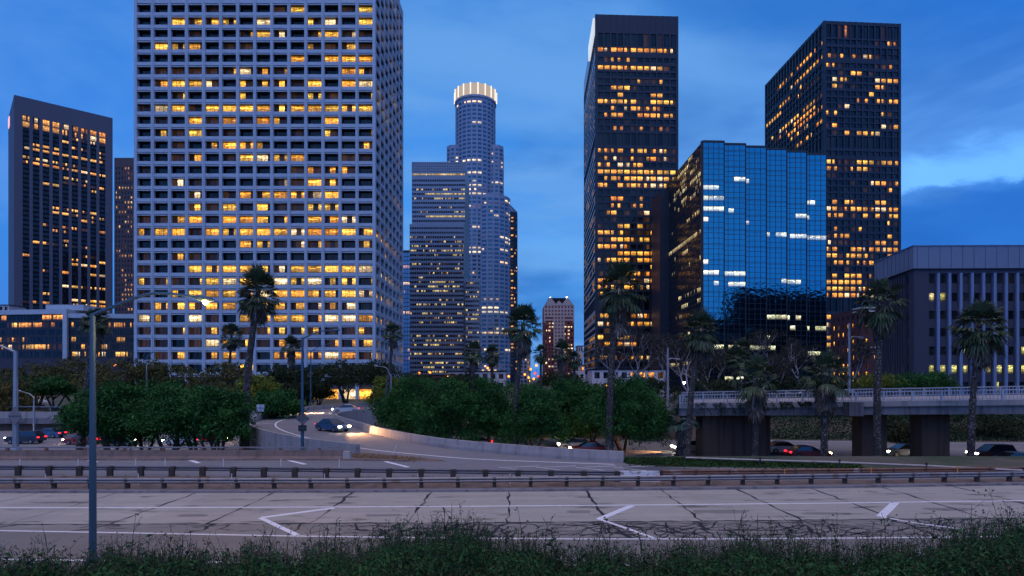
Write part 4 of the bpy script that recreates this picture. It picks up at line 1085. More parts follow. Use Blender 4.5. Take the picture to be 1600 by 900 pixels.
# left: low viaduct wall beyond the freeway
lv = empty('viaduct', (-70, 98, 0), 'low grey viaduct with pale parapet beyond the freeway on the far left', 'viaduct')
pa = [Vector((-140, 102, 0)), Vector((-90, 99, 0)), Vector((-69, 97.6, 0)), Vector((-56, 98.6, 0)), Vector((-40, 103, 0))]
mb = MB(); mb.sweep(pa, [(0, -1.7), (0, -.55), (-8, -.55), (-8, -1.7)]); mb.build('deck', M['conc_dark'], lv)
mb = MB(); mb.sweep(pa, [(.02, -.75), (.02, .35), (-.3, .35), (-.3, -.75)]); mb.build('parapet', M['concrete'], lv)
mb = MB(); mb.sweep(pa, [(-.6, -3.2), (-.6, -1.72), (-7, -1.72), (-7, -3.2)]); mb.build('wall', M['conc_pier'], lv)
mb = MB(); mb.sweep([p + Vector((0, 6, 0)) for p in pa], [(0, .85), (.08, .85), (.08, .95), (0, .95)])
for i in range(30):
    x_ = -140 + i * 3.3; y_ = 6 + at_y(pa, x_); mb.box(x_, x_ + .08, y_ - .02, y_ + .06, -.5, .85)
mb.build('railing', M['pole_g'], lv)

# ================================================================== BARRIERS AND GUARDRAILS
bp = resample([Vector((-75, 43.6, 0)), G(0, 718), G(300, 718), G(536, 718.3)], 60)
cb = empty('concrete_barrier', (-20, 43.6, 0), 'brown concrete barrier topped by a steel rail at the left roadside', 'barrier')
mb = MB(); mb.sweep(bp, [(.30, 0), (.30, .10), (.16, .28), (.10, .72), (-.12, .72), (-.12, -3.2)]); mb.build('wall', M['concrete_br'], cb)
mb = MB(); mb.sweep([p + Vector((0, 0, .86)) for p in bp], [(.0, 0), (.0, .10), (-.10, .10), (-.10, 0)]); mb.build('top_rail', M['galv'], cb)
for i in range(20):
    p = G(-560 + 61 * i, 718.2) if False else Vector((-47 + 2.95 * i, 43.6, 0))
    if p.x > -13: break
    mb = MB(); mb.box(p.x - .10, p.x + .10, p.y - .11, p.y + .02, .70, .87); mb.box(p.x - .2, p.x + .2, p.y - .12, p.y - .02, .58, .70); mb.build('bracket', M['rust'], cb)
mb = MB(); e_ = bp[-1]; mb.hexa([(e_.x + .05, e_.y - .35, 0), (e_.x + .7, e_.y - .35, 0), (e_.x + .7, e_.y + .3, 0), (e_.x + .05, e_.y + .3, 0), (e_.x + .05, e_.y - .2, .66), (e_.x + .5, e_.y - .2, .6), (e_.x + .5, e_.y + .2, .6), (e_.x + .05, e_.y + .2, .66)])
mb.build('end_block', M['concrete'], cb)
mb = MB(); mb.sweep([p + Vector((0, -.34, 0)) for p in resample([Vector((-75, 43.6, 0)), G(0, 718), G(540, 718.3), G(640, 720)], 40)], [(0, 0), (.22, 0), (.20, .14), (0, .14)])
tag(mb.build('roadside_kerb', M['concrete_br']), kind='structure')

WB = [(0, .0), (.035, .03), (.06, .08), (.035, .13), (.0, .155), (.035, .18), (.06, .23), (.035, .28), (0, .31), (-.012, .31), (-.012, 0)]
def guardrail(label, path, n, zr, rail_m, post_m, post_w, step, post_h, blocks=True, prof=None, front=False):
    g = empty('guardrail', path[0], label, 'guardrail')
    ps = resample(path, n)
    mb = MB(); mb.sweep([p + Vector((0, 0, zr)) for p in ps], prof or WB); mb.build('rail', rail_m, g)
    L = sum((b - a).length for a, b in zip(path, path[1:])); k = int(L / step); pp = resample(path, max(k, 2))
    j = 0
    for i, p in enumerate(pp):
        if abs(p.x / max(p.y, 1)) > .93 or j >= 100: continue
        j += 1; q = p + Vector((0, -.2 if front else .12, 0)); mb = MB()
        mb.box(q.x - post_w / 2, q.x + post_w / 2, q.y - .08, q.y + .10, -.05, post_h); mb.build('post', post_m, g)
        if blocks: mb = MB(); mb.box(q.x - post_w / 2 + .01, q.x + post_w / 2 - .01, q.y + (.105 if front else -.17), q.y + (.19 if front else -.085), zr + .02, zr + .29); mb.build('blockout', post_m, g)
    return g
far_prof = [(-n_, z) for n_, z in WB][::-1]
guardrail('grey guardrail on dark timber posts, farther from the road, left part', [Vector((-45, 36.4, 0)), G(0, 742.5), G(300, 744), G(640, 748), G(964, 752)], 60, .34, M['galv_dk'], M['wood'], .32, 1.87, .60, front=True)
guardrail('long steel guardrail along the edge of the cracked road', [Vector((-42, 32.2, 0)), G(0, 764), G(530, 764), G(1060, 759.5), G(1600, 752.5), Vector((42, 34.9, 0))], 90, .30, M['galv'], M['wood'], .20, 2.0, .56)
guardrail('rusty brown guardrail behind the white barrier block on the right', [G(1034, 750.5), G(1300, 748), G(1600, 745), Vector((42, 37.6, 0))], 40, .32, M['rust'], M['wood'], .2, 1.9, .55)
guardrail('thin pale guardrail slanting along the ground cover under the palms', [G(1070, 726), G(1150, 729), G(1300, 733.5), G(1450, 740), G(1600, 748)], 40, .42, M['galv'], M['wood'], .12, 3.6, .5, prof=[(0, 0), (.05, .07), (0, .15), (-.02, .15), (-.02, 0)])
mb = MB(); mb.sweep(resample([G(963, 751.5), G(1030, 751.5)], 8), [(.32, 0), (.30, .12), (.12, .36), (.10, .60), (-.10, .60), (-.12, .36), (-.3, .12), (-.3, 0)])
tag(mb.build('barrier_block', pmat('flaking_white', (.62, .58, .58), .8, .2, 3, dirt=((.16, .13, .12), 2.5, .5, .8))), 'short flaking white concrete barrier block between two guardrails', 'barrier')

# delineator posts
def slim_post(px, py0, py1, lab, lean=0, orange=False, grp='white marker posts'):
    d = H * F / (py1 - HY); h = (py1 - py0) / F * d; b = G(px, py1)
    o = MB(); o.tube([(0, 0, 0), (lean, 0, h)], .028, 6)
    r_ = empty('marker_post', b, lab, 'post', grp)
    r_.location = b
    ob_ = o.build('post', M['white'] if not orange else M['white'], r_); ob_.matrix_parent_inverse = Matrix()
    if orange:
        o = MB(); o.tube([(0, 0, h * .55), (0, 0, h + .01)], .036, 6); q = o.build('reflective_sleeve', M['orange'], r_); q.matrix_parent_inverse = Matrix()
for px, w_ in ((31, 'at the far left below the left lamp post'), (122, 'just left of the tall front lamp'), (212, 'second right of the tall front lamp'), (258, 'below the trunks of the left green trees'), (349, 'below the right end of the left green trees'), (439, 'left of the slim lamp post with signs'), (530, 'below the end of the concrete barrier')): slim_post(px, 717, 735, 'white marker post behind timber guardrail, ' + w_)
for px, w_ in ((71, 'leftmost one'), (216, 'first right of the tall front lamp'), (362, 'below the big speckled palm'), (507, 'right below the slim lamp post with signs'), (653, 'below the left end of the middle trees'), (797, 'below the middle palm trunk')): slim_post(px, 740, 757, 'white marker post between the guardrails, ' + w_)
slim_post(614, 695, 711, 'leaning white marker post at the nose of the ramp', lean=.32)
slim_post(1084, 734, 749, 'white marker post by the rusty guardrail, nearest the white block'); slim_post(1226, 733, 749, 'white and orange marker post by the rusty guardrail, right of the abutment', orange=True)
slim_post(1361, 731, 748, 'white and orange marker post in front of the left overpass pier', orange=True); slim_post(1496, 729, 747, 'orange topped marker post in front of the rightmost palm', orange=True)

# ================================================================== POLES
def lamp_pole(label, px, py_top, py_base, d, r0, r1, arm, z_head=None, lit=False, mat='pole', group=None, heads=None):
    """arm: list of (px, py) after the pole top, all at depth d"""
    b, t = P(px, py_base, d), P(px, py_top, d)
    root = empty('street_lamp', (b.x, b.y, b.z), label, 'street lamp', group)
    mb = MB(); mb.tube([b, b.lerp(t, .5), t], [r0, (r0 + r1) / 2, r1], 8); mb.tube([b, b + Vector((0, 0, .25))], [r0 * 1.9, r0 * 1.6], 8); mb.build('pole', M[mat], root)
    for seg in arm:
        pts = [P(x_, y_, d) for x_, y_ in seg]
        mb = MB(); n = len(pts); mb.tube(catmull(pts, 4), [r1 * .75 - (r1 * .3) * i / (4 * (n - 1)) for i in range(4 * (n - 1) + 1)], 7); mb.build('arm', M[mat], root)
        e, q = pts[-1], (pts[-1] - pts[-2]).normalized(); s_ = max(r1 * 1.15, .10)
        mb = MB(); mb.tube([e - q * .1, e + q * .12, e + q * .5, e + q * .62], [s_ * .5, s_, s_ * .9, s_ * .3], 8); hd = mb.build('lamp_head', M[mat], root)
        if lit:
            mb = MB(); c = e + q * .33 - Vector((0, 0, s_ * .9)); mb.tube([c + Vector((0, 0, .03)), c, c - Vector((0, 0, .07)), c - Vector((0, 0, .11))], [.10, .10, .08, .03], 10); mb.build('bulb', M['lamp'], root)
            ld = bpy.data.lights.new('lamp_light', 'POINT'); ld.energy = 70; ld.color = (1, .6, .25); ld.shadow_soft_size = .12
            lo_ = bpy.data.objects.new('lamp_light', ld); COL.objects.link(lo_); lo_.location = c - Vector((0, 0, .8)); lo_.parent = root; lo_.matrix_parent_inverse = Matrix.Translation(-root.location)
    return root
lamp_pole('tall blue grey street lamp with lit sodium head, nearest the camera', 145, 490, 882, 19.3, .115, .085, [[(145, 492), (175, 480), (205, 468), (235, 459), (265, 459), (290, 462), (306, 464.5)]], lit=True)
lamp_pole('grey lamp post behind the barrier at the far left edge, arm to the left', 24.5, 548, 703, 46.5, .22, .14, [[(24, 550), (12, 545), (0, 540), (-18, 534)]], mat='pole_g')
lamp_pole('slim lamp post with two road signs beside the ramp start', 472.5, 527, 706, 47, .15, .09, [[(472, 530), (486, 523), (502, 517.5), (520, 516)]], mat='pole')
lamp_pole('thin lamp post standing on the outer wall of the ramp', 485.5, 548, 636, 118, .16, .12, [[(485, 550), (498, 542), (515, 537)]], mat='pole')
lamp_pole('thin blue lamp post with curved arm before the gridded tower, left', 229, 560, 640, 100, .15, .10, [[(229, 561), (231, 556), (235, 553)]], mat='pole')
lamp_pole('short lamp post beside the palm right of the gridded tower', 611, 585, 640, 95, .12, .09, [[(610, 587), (604, 575), (590, 572)]], mat='pole_g')
lamp_pole('small lamp post by the low viaduct behind the left lamp post', 53, 620, 690, 88, .14, .10, [[(53, 621), (45, 615), (32, 611)]], mat='pole_g')
lamp_pole('grey lamp post rising from the overpass bracket', 1327, 505, 612, 59.0, .14, .10, [[(1327, 530), (1333, 526), (1341, 527)]], mat='pole_g')
lamp_pole('pale timber lamp pole among the bare trees below the blue glass block', 1043.5, 543, 640, 92, .20, .15, [[(1043, 563), (1049, 560), (1056, 561)]], mat='bark_pale')
lamp_pole('thin pole with small arm before the low pale building', 1009, 588, 640, 105, .10, .08, [[(1009, 589), (1013, 588), (1018, 588)]], mat='pole_g')
# signs seen from behind
def sign(label, px, py, d, w_, h_, diamond=False, mat='pole_g', post_to=None, cat='road sign'):
    c = P(px, py, d); r_ = empty('road_sign', c, label, cat); mb = MB(); hw, hh = w_ / F * d / 2, h_ / F * d / 2
    if diamond: pts = [(c.x - hw, c.z), (c.x, c.z - hh), (c.x + hw, c.z), (c.x, c.z + hh)]
    else: pts = [(c.x - hw, c.z - hh), (c.x + hw, c.z - hh), (c.x + hw, c.z + hh), (c.x - hw, c.z + hh)]
    a = [(x_, d, z_) for x_, z_ in pts]; b = [(x_, d + .03, z_) for x_, z_ in pts]
    mb.face(a); mb.face(b[::-1])
    for i in range(4): mb.face([a[i], b[i], b[(i + 1) % 4], a[(i + 1) % 4]])
    mb.build('plate', M[mat], r_)
    mb = MB(); mb.box(c.x - hw * .9, c.x + hw * .9, d - .03, d - .002, c.z - .03, c.z + .03); mb.build('brace', M['pole'], r_)
    if post_to is not None: mb = MB(); zt_ = c.z + hh; mb.tube([(c.x, d - .08, P(0, post_to, d).z), (c.x, d - .08, zt_)], .04, 6); mb.build('post', M['pole_g'], r_)
sign('brown grey diamond sign back on the slim lamp post by the ramp', 473, 654.5, 46.7, 21, 21, True, 'conc_dark')
sign('small dark square plate below the diamond sign by the ramp', 472.5, 669, 46.7, 13, 9.5, False, 'mull')
sign('diamond sign back on the lamp post at the far left edge', 23, 650, 46.1, 22, 30, True, 'conc_dark')
for px, py, d, pt, lb in ((376, 646, 72, 690, 'pale sign back beside the big speckled palm'), (407, 637.5, 83, 660, 'square pale sign back on the outer ramp wall, middle one of three'), (451, 631.5, 98, 650, 'smallest pale sign back on the outer ramp wall, farthest along the curve')):
    sign(lb, px, py, d, 12, 11 if py > 632 else 9, False, 'conc_union', pt)

# ================================================================== FOLIAGE BUILDERS
def np_mesh(name, V, nper, mats, smooth=False, midx=None):
    n = len(V) // nper; me = bpy.data.meshes.new(name)
    me.vertices.add(len(V)); me.vertices.foreach_set('co', V.astype(np.float32).ravel())
    me.loops.add(len(V)); me.loops.foreach_set('vertex_index', np.arange(len(V), dtype=np.int32))
    me.polygons.add(n); me.polygons.foreach_set('loop_start', np.arange(0, len(V), nper, dtype=np.int32)); me.polygons.foreach_set('loop_total', np.full(n, nper, np.int32))
    if midx is not None: me.polygons.foreach_set('material_index', midx.astype(np.int32))
    for m_ in mats: me.materials.append(m_)
    me.update(calc_edges=True); return me
def leaf_quads(C, size, rng, up=.25, asp=.55):
    n = len(C); nrm_ = rng.normal(size=(n, 3)); nrm_[:, 2] += up; nrm_ /= np.linalg.norm(nrm_, axis=1)[:, None]
    t = np.cross(nrm_, rng.normal(size=(n, 3))); t /= np.linalg.norm(t, axis=1)[:, None]; b = np.cross(nrm_, t)
    s_ = (size * rng.uniform(.6, 1.4, n))[:, None]; tip = t * s_; sd_ = b * s_ * asp * .5; dr = np.zeros((n, 3)); dr[:, 2] = -s_[:, 0] * .25
    V = np.stack([C - tip * .5, C + sd_ + dr * .2, C + tip * .5 + dr, C - sd_ + dr * .2], 1); return V.reshape(-1, 3)
def crown_points(rng, lobes, n, clump=.30, per=16, shell=.55):
    w_ = np.array([l[3] * l[4] + l[4] * l[5] + l[3] * l[5] for l in lobes]); w_ /= w_.sum(); k = n // per
    ids = rng.choice(len(lobes), k, p=w_); L = np.array(lobes)[ids]
    d = rng.normal(size=(k, 3)); d[:, 2] = np.where(d[:, 2] < -.3, -d[:, 2] * .8, d[:, 2]); d /= np.linalg.norm(d, axis=1)[:, None]
    r = shell + (1.05 - shell) * rng.uniform(0, 1, k) ** .45; r *= 1 + .10 * np.sin(d[:, 0] * 7 + L[:, 0]) * np.sin(d[:, 2] * 6)
    c = L[:, :3] + d * L[:, 3:6] * r[:, None]
    cs = clump * rng.uniform(.5, 1.5, k)
    pts = np.repeat(c, per, 0) + rng.normal(size=(k * per, 3)) * np.repeat(cs, per)[:, None] * np.array([1, 1, .6]); return pts
TREE_N = [0]
def broad_tree(label, px, py_top, py_bot, wpx, d, leafm, zbase=None, n=9000, lsz=.30, group=None, name='leafy_tree', seed=None, lobes_n=13, flat=1.0, trunk=True, stems=3, clump=.34, shell=.55):
    TREE_N[0] += 1; rng = np.random.default_rng(seed or 100 + TREE_N[0]); rd = random.Random(seed or TREE_N[0])
    x0 = px_at(px, d); zt_, zb_ = ZY(py_top, d), ZY(py_bot, d); W2_ = wpx / F * d / 2; zbase = terrain_z(x0, d) - .1 if zbase is None else zbase
    root = empty(name, (x0, d, zbase), label, 'tree', group)
    hh = zt_ - zb_; lobes = []
    for i in range(lobes_n):
        a = rd.uniform(0, 6.28); rr_ = W2_ * .68 * math.sqrt(rd.uniform(0.05, 1)); zc = zb_ + hh * rd.uniform(.16, .74)
        s_ = rd.uniform(.34, .5); dz = (1 - .5 * (rr_ / W2_) ** 2)
        lobes.append((x0 + rr_ * math.cos(a), d + rr_ * math.sin(a) * .9, zb_ + (zc - zb_) * dz, W2_ * s_, W2_ * s_, min(hh * .30, W2_ * s_ * 1.1) * flat))
    lobes.append((x0, d, zt_ - hh * .33, W2_ * .5, W2_ * .5, hh * .30))
    for i in range(12):
        a = rd.uniform(0, 6.28); el = rd.uniform(-.1, 1.4); s_ = rd.uniform(.10, .19); rr_ = W2_ * rd.uniform(.80, 1.0)
        lobes.append((x0 + rr_ * math.cos(a) * math.cos(el), d + rr_ * math.sin(a) * math.cos(el), zb_ + hh * .42 + hh * .55 * math.sin(el) * rd.uniform(.85, 1.08), W2_ * s_, W2_ * s_, W2_ * s_ * .9))
    pts = crown_points(rng, lobes, n, clump, 14, shell)
    V = leaf_quads(pts, lsz, rng); V[:, 0] -= 0
    link('crown', np_mesh('crown', V, 4, [M[leafm]]), None, root)
    if trunk:
        mb = MB()
        for k in range(stems):
            a = rd.uniform(0, 6.28); q = lobes[rd.randrange(len(lobes))]
            b = Vector((x0 + .25 * math.cos(a), d + .25 * math.sin(a), zbase)); e = Vector((x0 + (q[0] - x0) * .8, d + (q[1] - d) * .8, q[2]))
            m1 = b.lerp(e, .5) + Vector((rd.uniform(-.4, .4), rd.uniform(-.4, .4), .3)); r_ = .06 + W2_ * .035
            mb.tube([b, b.lerp(m1, .5), m1, e], [r_, r_ * .85, r_ * .65, r_ * .25], 7)
            for j in range(3):
                q = lobes[rd.randrange(len(lobes))]; mb.tube([m1, m1.lerp(Vector(q[:3]), .5) + Vector((0, 0, .2)), Vector(q[:3])], [r_ * .5, r_ * .3, r_ * .12], 5)
        mb.build('trunk', M['trunk'], root)
    return root

# green trees between the ramp and the freeway
gl = 'green trees between the ramp and the freeway'
for args in (
    ('round green tree just left of the big speckled palm', 335, 607, 697, 110, 60, 'leaf', 12000),
    ('wide green tree in the middle of the group left of the ramp', 262, 600, 697, 150, 62, 'leaf', 14000),
    ('leftmost green tree of the group beside the tall front lamp', 175, 604, 693, 120, 61, 'leaf', 12000),
    ('green tree at the right end of the left group, over the ramp wall', 345, 622, 680, 90, 70, 'leaf', 7000)):
    broad_tree(args[0], *args[1:7], n=int(args[7] * 2.2), lsz=.25, group='green trees left of the ramp')
for args in (
    ('low green tree filling the gap under the left group', 225, 612, 698, 120, 66, 'leaf', 9000), ('low green tree under the left group near the palm trunk', 305, 615, 698, 110, 67, 'leaf', 9000)):
    broad_tree(args[0], *args[1:7], n=int(args[7] * 2.2), lsz=.25, group='green trees left of the ramp')
for args in (
    ('green tree at the back of the middle row, left', 670, 592, 690, 130, 84, 'leaf', 9000), ('green tree at the back of the middle row behind the palm trunk', 800, 594, 695, 130, 82, 'leaf', 9000), ('green tree at the back of the middle row, right', 905, 592, 695, 110, 80, 'leaf', 9000),
    ('big green tree beside the inner ramp wall, left end of the middle row', 640, 588, 690, 110, 78, 'leaf', 12000),
    ('green tree in the middle row, second from the left end', 700, 590, 700, 110, 72, 'leaf', 12000),
    ('green tree left of the speckled middle palm trunk', 765, 590, 700, 100, 74, 'leaf', 11000),
    ('bright green tree right of the speckled middle palm trunk', 835, 602, 702, 105, 70, 'leaf', 12000),
    ('dark green tree with several thin stems below the gabled tower', 880, 596, 700, 100, 76, 'leaf', 11000),
    ('large round green tree behind the tallest palm', 975, 588, 702, 150, 70, 'leaf', 15000),
    ('smaller green tree between the tallest palm and the middle row', 925, 598, 692, 80, 78, 'leaf', 8000),
    ('low green tree tucked beside the large round tree', 1015, 618, 676, 60, 84, 'leaf', 6000)):
    broad_tree(args[0], *args[1:7], n=int(args[7] * 2.2), lsz=.25, group=gl, zbase=-3.1)
# darker park trees before the towers
for i, (px, yt, yb, wd, d, lm, lb) in enumerate((
    (190, 560, 640, 130, 112, 'leaf_br', 'olive brown tree behind the tall front lamp'),
    (262, 566, 630, 120, 120, 'leaf_br', 'dull olive tree below the left corner of the gridded tower'),
    (345, 565, 640, 120, 118, 'leaf_br', 'large brownish tree under the gridded tower behind the green group'),
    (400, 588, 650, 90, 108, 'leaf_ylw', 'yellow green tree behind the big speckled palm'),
    (440, 572, 630, 90, 126, 'leaf_dk', 'dark tree under the gridded tower right of the big palm'),
    (478, 575, 640, 60, 122, 'leaf_dk', 'dark tree behind the slim lamp posts at the ramp'),
    (540, 566, 606, 100, 128, 'leaf_dk', 'dark umbrella shaped tree at the right of the gridded tower'),
    (590, 564, 606, 80, 124, 'leaf_dk', 'dark spreading tree at the right corner of the gridded tower'),
    (600, 590, 632, 50, 112, 'leaf_ylw', 'yellow green tree beside the end of the ramp, lamplight painted into its leaves'),
    (497, 600, 626, 46, 130, 'leaf_br', 'small round olive tree glowing before the lit lobby'),
    (430, 612, 652, 90, 88, 'leaf', 'low green tree behind the outer ramp wall'),
    (120, 562, 625, 120, 124, 'leaf_br', 'broad olive tree right of the flat topped tree'),
    (60, 566, 625, 110, 127, 'leaf_br', 'thin olive tree on the far left behind the flat topped tree'),
    (10, 590, 660, 90, 108, 'leaf_br', 'tree cut by the left edge above the viaduct'),
    (85, 592, 618, 75, 118, 'leaf', 'flat topped umbrella shaped green tree on the far left'),
    (35, 592, 622, 80, 122, 'leaf', 'second flat topped green tree at the far left edge'),
    (150, 625, 668, 80, 92, 'leaf_dk', 'low dark tree at the end of the left viaduct'),
    (650, 582, 620, 80, 140, 'leaf_dk', 'dark low tree below the banded tower'),
    (720, 584, 620, 90, 130, 'leaf_dk', 'dark low tree below the round tower'),
    (870, 580, 615, 90, 150, 'leaf_dk', 'dark low tree right of the street gap'))):
    broad_tree(lb, px, yt, yb, wd, d, lm, n=7500, lsz=.42, group='park trees before the towers', flat=.55 if 'flat' in lb or 'umbrella' in lb else 1.0, name='park_tree', zbase=-.6, clump=.42)
# bushes beyond the overpass
for px, yt, wd, d, lb in ((1370, 584, 80, 104, 'yellow green bush behind the overpass rail below the far palm'), (1425, 583, 80, 102, 'dark green bush against the grey office building'), (1462, 582, 60, 101, 'green bush with a pointed top behind the overpass rail')):
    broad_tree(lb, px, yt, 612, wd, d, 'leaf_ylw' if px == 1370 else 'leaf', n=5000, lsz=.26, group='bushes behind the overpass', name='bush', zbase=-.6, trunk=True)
for px, yt, yb, wd, d, lb in ((1410, 655, 705, 60, 82, 'small tree in the shade between the two overpass piers'), (1545, 648, 690, 110, 88, 'dark tree in the shade right of the overpass piers'), (1395, 650, 690, 50, 86, 'slim tree under the overpass behind the left pier')):
    broad_tree(lb, px, yt, yb, wd, d, 'leaf_dk', n=4500, group='trees under the overpass', name='shade_tree', zbase=-2.9)

# bare eucalyptus
def euca(label, px, py_top, wpx, d, seed, py_base=640):
    rd = random.Random(seed); rng = np.random.default_rng(seed); x0 = px_at(px, d); zb_ = -.6; zt_ = ZY(py_top, d); root = empty('eucalyptus_tree', (x0, d, zb_), label, 'tree', 'airy eucalyptus trees')
    mb = MB(); tips = []
    def grow(p, dr, ln, r_, dep):
        q = p + dr * ln; m1 = p.lerp(q, .5) + Vector((rd.gauss(0, .12), rd.gauss(0, .12), 0)) * ln * .5
        mb.tube([p, m1, q], [r_, r_ * .85, r_ * .7], 6)
        if dep == 0: tips.append(q); return
        for _ in range(rd.choice([2, 3])):
            nd = (dr + Vector((rd.gauss(0, .55), rd.gauss(0, .5), rd.uniform(-.15, .45)))).normalized(); grow(q, nd, ln * rd.uniform(.6, .85), r_ * .62, dep - 1)
        if dep < 3: tips.append(q)
    hh = zt_ - zb_; grow(Vector((x0, d, zb_)), Vector((rd.gauss(0, .1), 0, 1)).normalized(), hh * .36, .26, 4)
    mb.build('trunk', M['bark_pale'], root)
    sx = wpx / F * d / 2; tp = np.array([list(t) for t in tips]); k = rng.choice(len(tp), 260)
    c = tp[k] + rng.normal(size=(260, 3)) * np.array([.7, .7, .4]); pts = np.repeat(c, 16, 0) + rng.normal(size=(260 * 16, 3)) * .30
    link('crown', np_mesh('crown', leaf_quads(pts, .30, rng, 0, .35), 4, [M['leaf_eu']]), None, root)
for i, (px, yt, wd, d, lb) in enumerate(((1000, 520, 90, 118, 'airy grey tree before the foot of the left dark tower'), (1050, 530, 80, 112, 'airy grey tree left of the blue glass block'), (1072, 545, 60, 96, 'pale barked thin tree behind the leaning palm'),
    (1150, 525, 90, 116, 'airy grey tree before the blue glass block'), (1215, 520, 90, 110, 'pale limbed tree with wide crown before the blue glass block'), (1250, 540, 60, 118, 'thin grey tree between two short palms'), (1320, 545, 60, 116, 'small airy tree beside the brick building'), (970, 545, 60, 112, 'thin dark tree right of the tallest palm'),
    (1105, 552, 70, 104, 'low airy tree among the palms before the glass block'), (1185, 556, 70, 102, 'low airy tree behind the short palm with hanging skirt'))):
    euca(lb, px, yt, wd, d, 300 + i)
# dark hedge mass behind overpass left end
for px, yt, yb, wd, d, lb in ((1010, 590, 640, 110, 100, 'dark shrub mass before the low pale building'), (1110, 590, 640, 120, 104, 'dark shrub mass behind the overpass end'), (1210, 588, 635, 120, 106, 'dark shrub mass behind the overpass rail below the glass block'), (1300, 588, 625, 100, 108, 'dark shrub mass left of the brick building')):
    broad_tree(lb, px, yt, yb, wd, d, 'leaf_dk', n=6000, lsz=.36, group='dark shrubs behind the overpass', name='shrub', zbase=-.6)

# ---- palms
def fan_leaf(rng, out, c, az, el, Lp, Rf, nseg, droop, width=1.0):
    """appends quads (4 verts each) of one fan frond"""
    d = np.array([math.cos(az) * math.cos(el), math.sin(az) * math.cos(el), math.sin(el)])
    s_ = np.array([-math.sin(az), math.cos(az), 0]); u = np.cross(d, s_)
    if u[2] < 0: u = -u
    e = c + d * Lp + np.array([0, 0, -droop * Lp * .15])
    w_ = .03; out.append([c - s_ * w_, c + s_ * w_, e + s_ * w_ * .6, e - s_ * w_ * .6])
    sp = rng.uniform(1.2, 1.55) * width
    for k in range(nseg):
        ph = (k / (nseg - 1) - .5) * 2 * sp + rng.normal() * .04
        dr = d * math.cos(ph) + s_ * math.sin(ph); sd_ = -d * math.sin(ph) + s_ * math.cos(ph)
        r_ = Rf * (1 - .18 * abs(ph) / sp) * rng.uniform(.82, 1.08); hw = Rf * sp / nseg * .68
        m1 = e + dr * r_ * .55 + u * (.10 * r_ * (1 if k % 2 else -1) * .4) + np.array([0, 0, -droop * .12 * r_])
        tip = e + dr * r_ * .92 + np.array([0, 0, -droop * r_ * rng.uniform(.35, .7)])
        out.append([e, m1 - sd_ * hw, m1, m1 + sd_ * hw] if False else [e - sd_ * .01, m1 - sd_ * hw, m1 + sd_ * hw, e + sd_ * .01])
        out.append([m1 - sd_ * hw, tip - sd_ * .015, tip + sd_ * .015, m1 + sd_ * hw])
def palm(label, cpx, cpy, rpx, base, d, skirt=1.0, tw=13, tw1=8, nfr=62, mat='palm', group='tall fan palms along the freeway', seed=1, zb=-3.1, mid=None, lop=0):
    rng = np.random.default_rng(seed); rd = random.Random(seed)
    R_ = 1.08 * rpx / F * d; b = Vector((px_at(base, d), d, zb)); t = P(cpx, cpy + rpx * .15, d)
    root = empty('palm_tree', (b.x, b.y, b.z), label, 'palm tree', group)
    ts = [b]; m1 = b.lerp(t, .5)
    if mid: m1.x = px_at(mid, d)
    path = catmull([b, m1, t], 14); n = len(path); rads = []
    for i in range(n):
        f = i / (n - 1); r_ = .86 * (tw * (1 - f) + tw1 * f) / F * d / 2; rads.append(r_ * (1 + .14 * math.sin(i * 2.4) * rd.random() + (.35 * (1 - f * 8) if f < .12 else 0)))
    mb = MB(); mb.tube(path, rads, 12)
    for k in range(int(40 + 170 * min(1, R_ / 2.5))):     # leaf-base boots
        f = rd.random() ** 1.0; i = min(int(f * (n - 1)), n - 2); p = path[i].lerp(path[i + 1], rd.random()); a = rd.uniform(0, 6.28); r_ = rads[i]
        o = Vector((math.cos(a), math.sin(a), 0)); s_ = Vector((-o.y, o.x, 0)); w_ = r_ * .28
        mb.face([p + o * r_ * .97 - s_ * w_, p + o * r_ * .97 + s_ * w_, p + o * r_ * 1.18 + s_ * w_ * .5 + Vector((0, 0, w_ * 1.2)), p + o * r_ * 1.18 - s_ * w_ * .5 + Vector((0, 0, w_ * 1.2))])
    mb.build('trunk', M['palmtrunk'], root)
    c = np.array([t.x, t.y, t.z]); out = []; span, dr_, lk = rd.uniform(100, 138), rd.uniform(.75, 1.3), rd.uniform(-.12, .12); nfr = int(nfr * rd.uniform(.72, 1.08))
    for k in range(nfr):
        az = k * 2.39996 + rng.normal() * .15; el = R(84) - R(span) * (k / nfr) ** .85 + rng.normal() * .08
        Lp = R_ * rng.uniform(.38, .64); Rf = R_ * rng.uniform(.44, .66)
        dro = (.12 + .95 * (k / nfr)) * dr_; az += lk; 
        cc = c + np.array([0, 0, -.25 * R_ * (k / nfr)])
        fan_leaf(rng, out, cc, az, el, Lp, Rf, 15, dro)
    link('crown', np_mesh('crown', np.array(out).reshape(-1, 3), 4, [M[mat]]), None, root)
    if skirt > 0:
        out = []; ns = int(80 * min(skirt, 1.4))
        for k in range(ns):
            f = rng.random(); az = rng.uniform(0, 6.28); el = -R(rng.uniform(48, 84)); cc = c + np.array([0, 0, -R_ * (.15 + .75 * skirt * f)])
            fan_leaf(rng, out, cc, az, el, R_ * .30, R_ * rng.uniform(.48, .68) * (1 - .3 * f), 9, .7, .6)
        link('dead_fronds', np_mesh('dead_fronds', np.array(out).reshape(-1, 3), 4, [M['skirt']]), None, root)
    return root
palm('tall palm with speckled trunk before the middle of the gridded tower', 404, 447, 36, 381, 62, tw=17, tw1=8, seed=11, skirt=.8, mid=387, zb=-2.9)
palm('tallest palm with big drooping skirt before the left dark tower', 969, 440, 40, 952, 66, tw=15, tw1=9, seed=12, skirt=1.4, mid=955)
palm('palm with full crown below the round tower, speckled trunk', 818, 500, 32, 806, 70, tw=12, tw1=7, seed=13, skirt=.9, mid=808)
